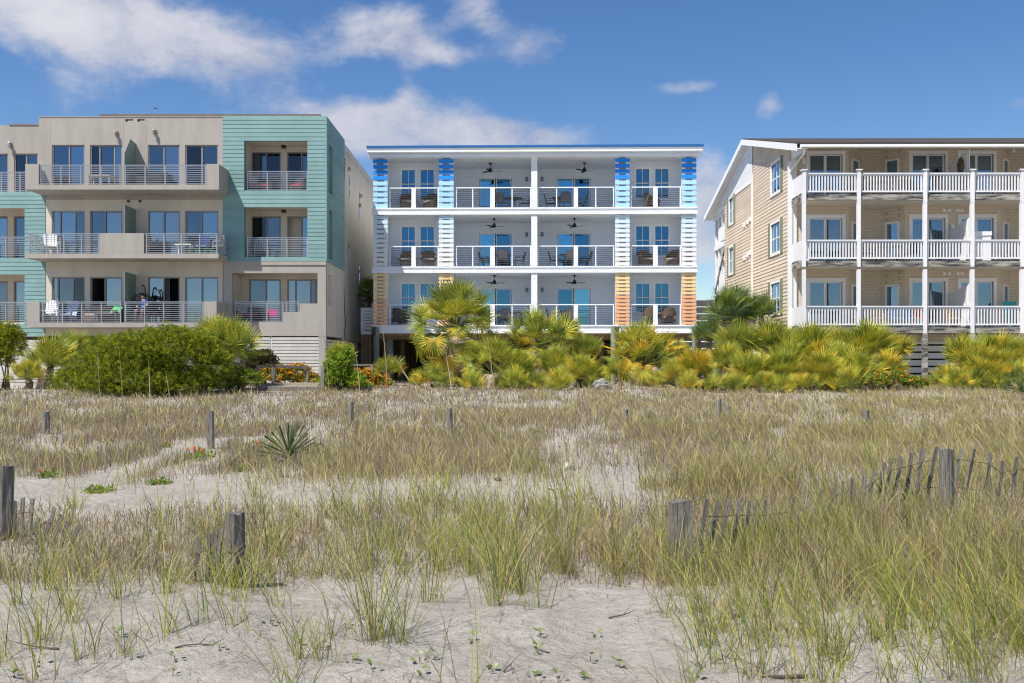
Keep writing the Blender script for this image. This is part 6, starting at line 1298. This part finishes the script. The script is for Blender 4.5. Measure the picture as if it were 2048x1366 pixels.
PALMS = [('large round palm with a visible trunk left of the picture centre', 914, 655, 40.2, 98, GM, 96, True, -62, 12),
 ('dense palmetto right of the large palm, in front of the centre post', 1085, 690, 39.6, 84, G1, 44, True, -25, 5), ('leafy palmetto behind the dense centre one, below the lowest railing', 1125, 668, 41.2, 52, G1, 26, True, -20, 3), ('dark green fan palmetto right of the centre thicket', 1172, 702, 40.6, 46, [('g', 5), ('y', 1)], 24, True, -20, 3),
 ('low palmetto with dead leaves under the right side of the large palm', 985, 740, 37.4, 74, GY_, 36, True, -20, 9), ('small palmetto at the foot of the centre thicket', 1158, 745, 36.6, 52, GY_, 32, True, -15, 8), ('wide palmetto with grey dead skirt right of centre', 1292, 722, 38.0, 88, GY_, 50, True, -18, 12), ('orange yellow palmetto tuft left of the wide one', 1236, 742, 37.0, 36, YM, 18, True, -5, 4),
 ('yellow palmetto right of the wide one', 1392, 735, 37.2, 54, YM, 32, True, -10, 6), ('small bright yellow palmetto on the ground in the right thicket front', 1430, 768, 36.0, 34, YM, 16, False, 0, 2),
 ('grey green palm at the left of the three before the tan side wall', 1440, 624, 45.0, 52, BM_, 38, True, -40, 3), ('grey green palm in the middle of the three before the tan side wall', 1486, 618, 45.6, 52, BM_, 38, True, -40, 3), ('grey green palm at the right of the three before the tan side wall', 1530, 624, 45.2, 46, BM_, 34, True, -40, 3), ('grey green palm low at the corner of the white house', 1420, 668, 44.2, 44, BM_, 28, True, -30, 3),
 ('green palmetto below the three grey green palms', 1478, 690, 41.0, 62, G1, 34, True, -20, 5), ('green palmetto left of the tan porch corner', 1545, 688, 40.6, 64, G1, 36, True, -20, 5), ('green palmetto in front of the tan porch corner', 1610, 690, 40.0, 62, G1, 36, True, -20, 5), ('palmetto below the first tan balustrade bay', 1668, 695, 40.2, 56, GY_, 32, True, -20, 5),
 ('tall palmetto in front of the second tan balustrade bay', 1728, 688, 39.6, 62, G1, 38, True, -20, 5), ('yellow tipped palmetto right end of the middle thicket', 1785, 700, 39.4, 48, YM, 28, True, -30, 4), ('yellow palmetto low at the right end of the middle thicket', 1780, 738, 37.6, 50, YM, 30, True, -15, 6), ('palmetto low in the thicket with brown leaves', 1712, 742, 37.4, 56, GY_, 30, True, -15, 9),
 ('palmetto with a yellow fan at the front of the thicket', 1648, 742, 37.0, 56, YM, 32, True, -12, 8), ('palmetto with dead brown skirt at the front, left part of the thicket', 1560, 738, 37.2, 60, GY_, 34, True, -15, 10), ('palmetto with dead brown skirt right of the small yellow one', 1500, 742, 37.0, 56, GY_, 30, True, -15, 10), ('small yellow fan low in the thicket front', 1530, 765, 36.0, 36, YM, 16, False, 0, 3), ('small yellow fan low at the thicket front, second from the left', 1600, 768, 36.0, 32, YM, 15, False, 0, 3),
 ('palmetto left in the far right thicket', 1925, 712, 38.6, 58, GY_, 34, True, -18, 6), ('tall palmetto in the far right thicket', 1990, 702, 38.8, 56, GY_, 34, True, -18, 6), ('palmetto cut by the right edge of the picture', 2050, 712, 38.4, 58, YM, 34, True, -18, 6), ('yellow palmetto low in the far right thicket', 1965, 748, 37.0, 52, YM, 30, True, -10, 7), ('small palmetto at the left foot of the far right thicket', 1893, 755, 37.0, 38, YM, 20, False, -5, 5), ('palmetto low near the right edge', 2025, 752, 36.8, 44, YM, 24, True, -10, 8),
 ('palmetto with drooping leaves left of the wide evergreen shrub', 95, 715, 35.6, 62, GM, 34, True, -28, 8), ('palmetto behind the left end of the wide evergreen shrub', 150, 700, 37.0, 52, G1, 28, True, -20, 3), ('yellowish palmetto low at the left of the wide evergreen', 60, 745, 34.6, 44, YM, 24, True, -15, 6), ('palmetto right behind the wide evergreen shrub, nearest the tower', 460, 690, 34.6, 70, G1, 38, True, -38, 8), ('palmetto behind the top of the wide evergreen shrub', 402, 680, 35.8, 68, GM, 32, True, -10, 3), ('pale palmetto peeking over the evergreen shrub at left', 215, 690, 37.6, 36, GM, 18, True, 0, 2),
 ('small palmetto at the foot of the corner pile', 775, 738, 41.0, 38, GM, 22, True, -15, 4), ('small palmetto growing out of the vine shrub', 678, 710, 35.8, 36, GM, 18, False, 10, 1), ('small palmetto left of the large palm trunk', 866, 752, 38.0, 38, GM, 20, True, -10, 6), ('spiky palmetto below the guy cable', 836, 762, 38.6, 30, YM, 14, False, 0, 3)]
PALMS += [('green palmetto behind the wide one, under the right end of the white house', 1345, 712, 41.5, 46, G1, 26, True, -20, 3), ('palmetto behind the front fans, below the tan porch corner', 1580, 712, 39.0, 54, G1, 34, True, -20, 5), ('palmetto in the thicket below the first tan bay, front row', 1690, 722, 38.6, 52, GY_, 32, True, -20, 6), ('palmetto filling the thicket below the grey green palms', 1455, 722, 39.2, 50, GY_, 30, True, -20, 6),
 ('palmetto left of the tall one in the middle thicket', 1640, 712, 39.2, 50, GY_, 32, True, -20, 6), ('palmetto filling the far right thicket, centre', 1955, 728, 37.9, 50, GY_, 30, True, -20, 6), ('palmetto filling the far right thicket near the edge', 2012, 730, 37.7, 48, YM, 30, True, -20, 6), ('palmetto between the dense centre one and the small one', 1110, 728, 38.0, 52, G1, 34, True, -20, 8), ('palmetto low between the large palm and the centre thicket', 1040, 735, 37.8, 48, GY_, 30, True, -20, 8), ('yellow palmetto between the wide one and its right neighbour', 1345, 752, 36.6, 40, YM, 24, True, -10, 6)]
for k, (lb, u, vc, Y, rw, mix, nf, tr, em, dd) in enumerate(PALMS): palmetto(lb, u, vc, Y, rw, mix, int(nf * 1.3), 100 + k, tr, em, dead=dd)
ORD = ['first', 'second', 'third', 'fourth', 'fifth', 'sixth', 'seventh', 'eighth', 'ninth', 'tenth', 'eleventh', 'twelfth']
for where, us in (('under and right of the large palm', (892, 945, 1030, 1075, 1120, 1195)), ('right of the wide palmetto', (1325, 1375, 1465, 1500, 1560, 1618, 1660, 1700)), ('in the far right thicket', (1872, 1915, 1945, 1990, 2060))):
    for k, u in enumerate(us): palmetto('low front-row palmetto %s, %s from the left' % (where, ORD[k]), u, 762 + (k * 7) % 15, 36.6 - 1.1 * ((k * 2) % 3) / 2, 30 + (k * 7) % 17, (GY_, YM, GM)[k % 3], 20, 300 + u, False, -12, dead=7)
palmetto('dark palm between the teal tower and the white house', 728, 588, 52.5, 44, BM_, 34, 77, True, -50, 'palm_tree', 'palm', 6)
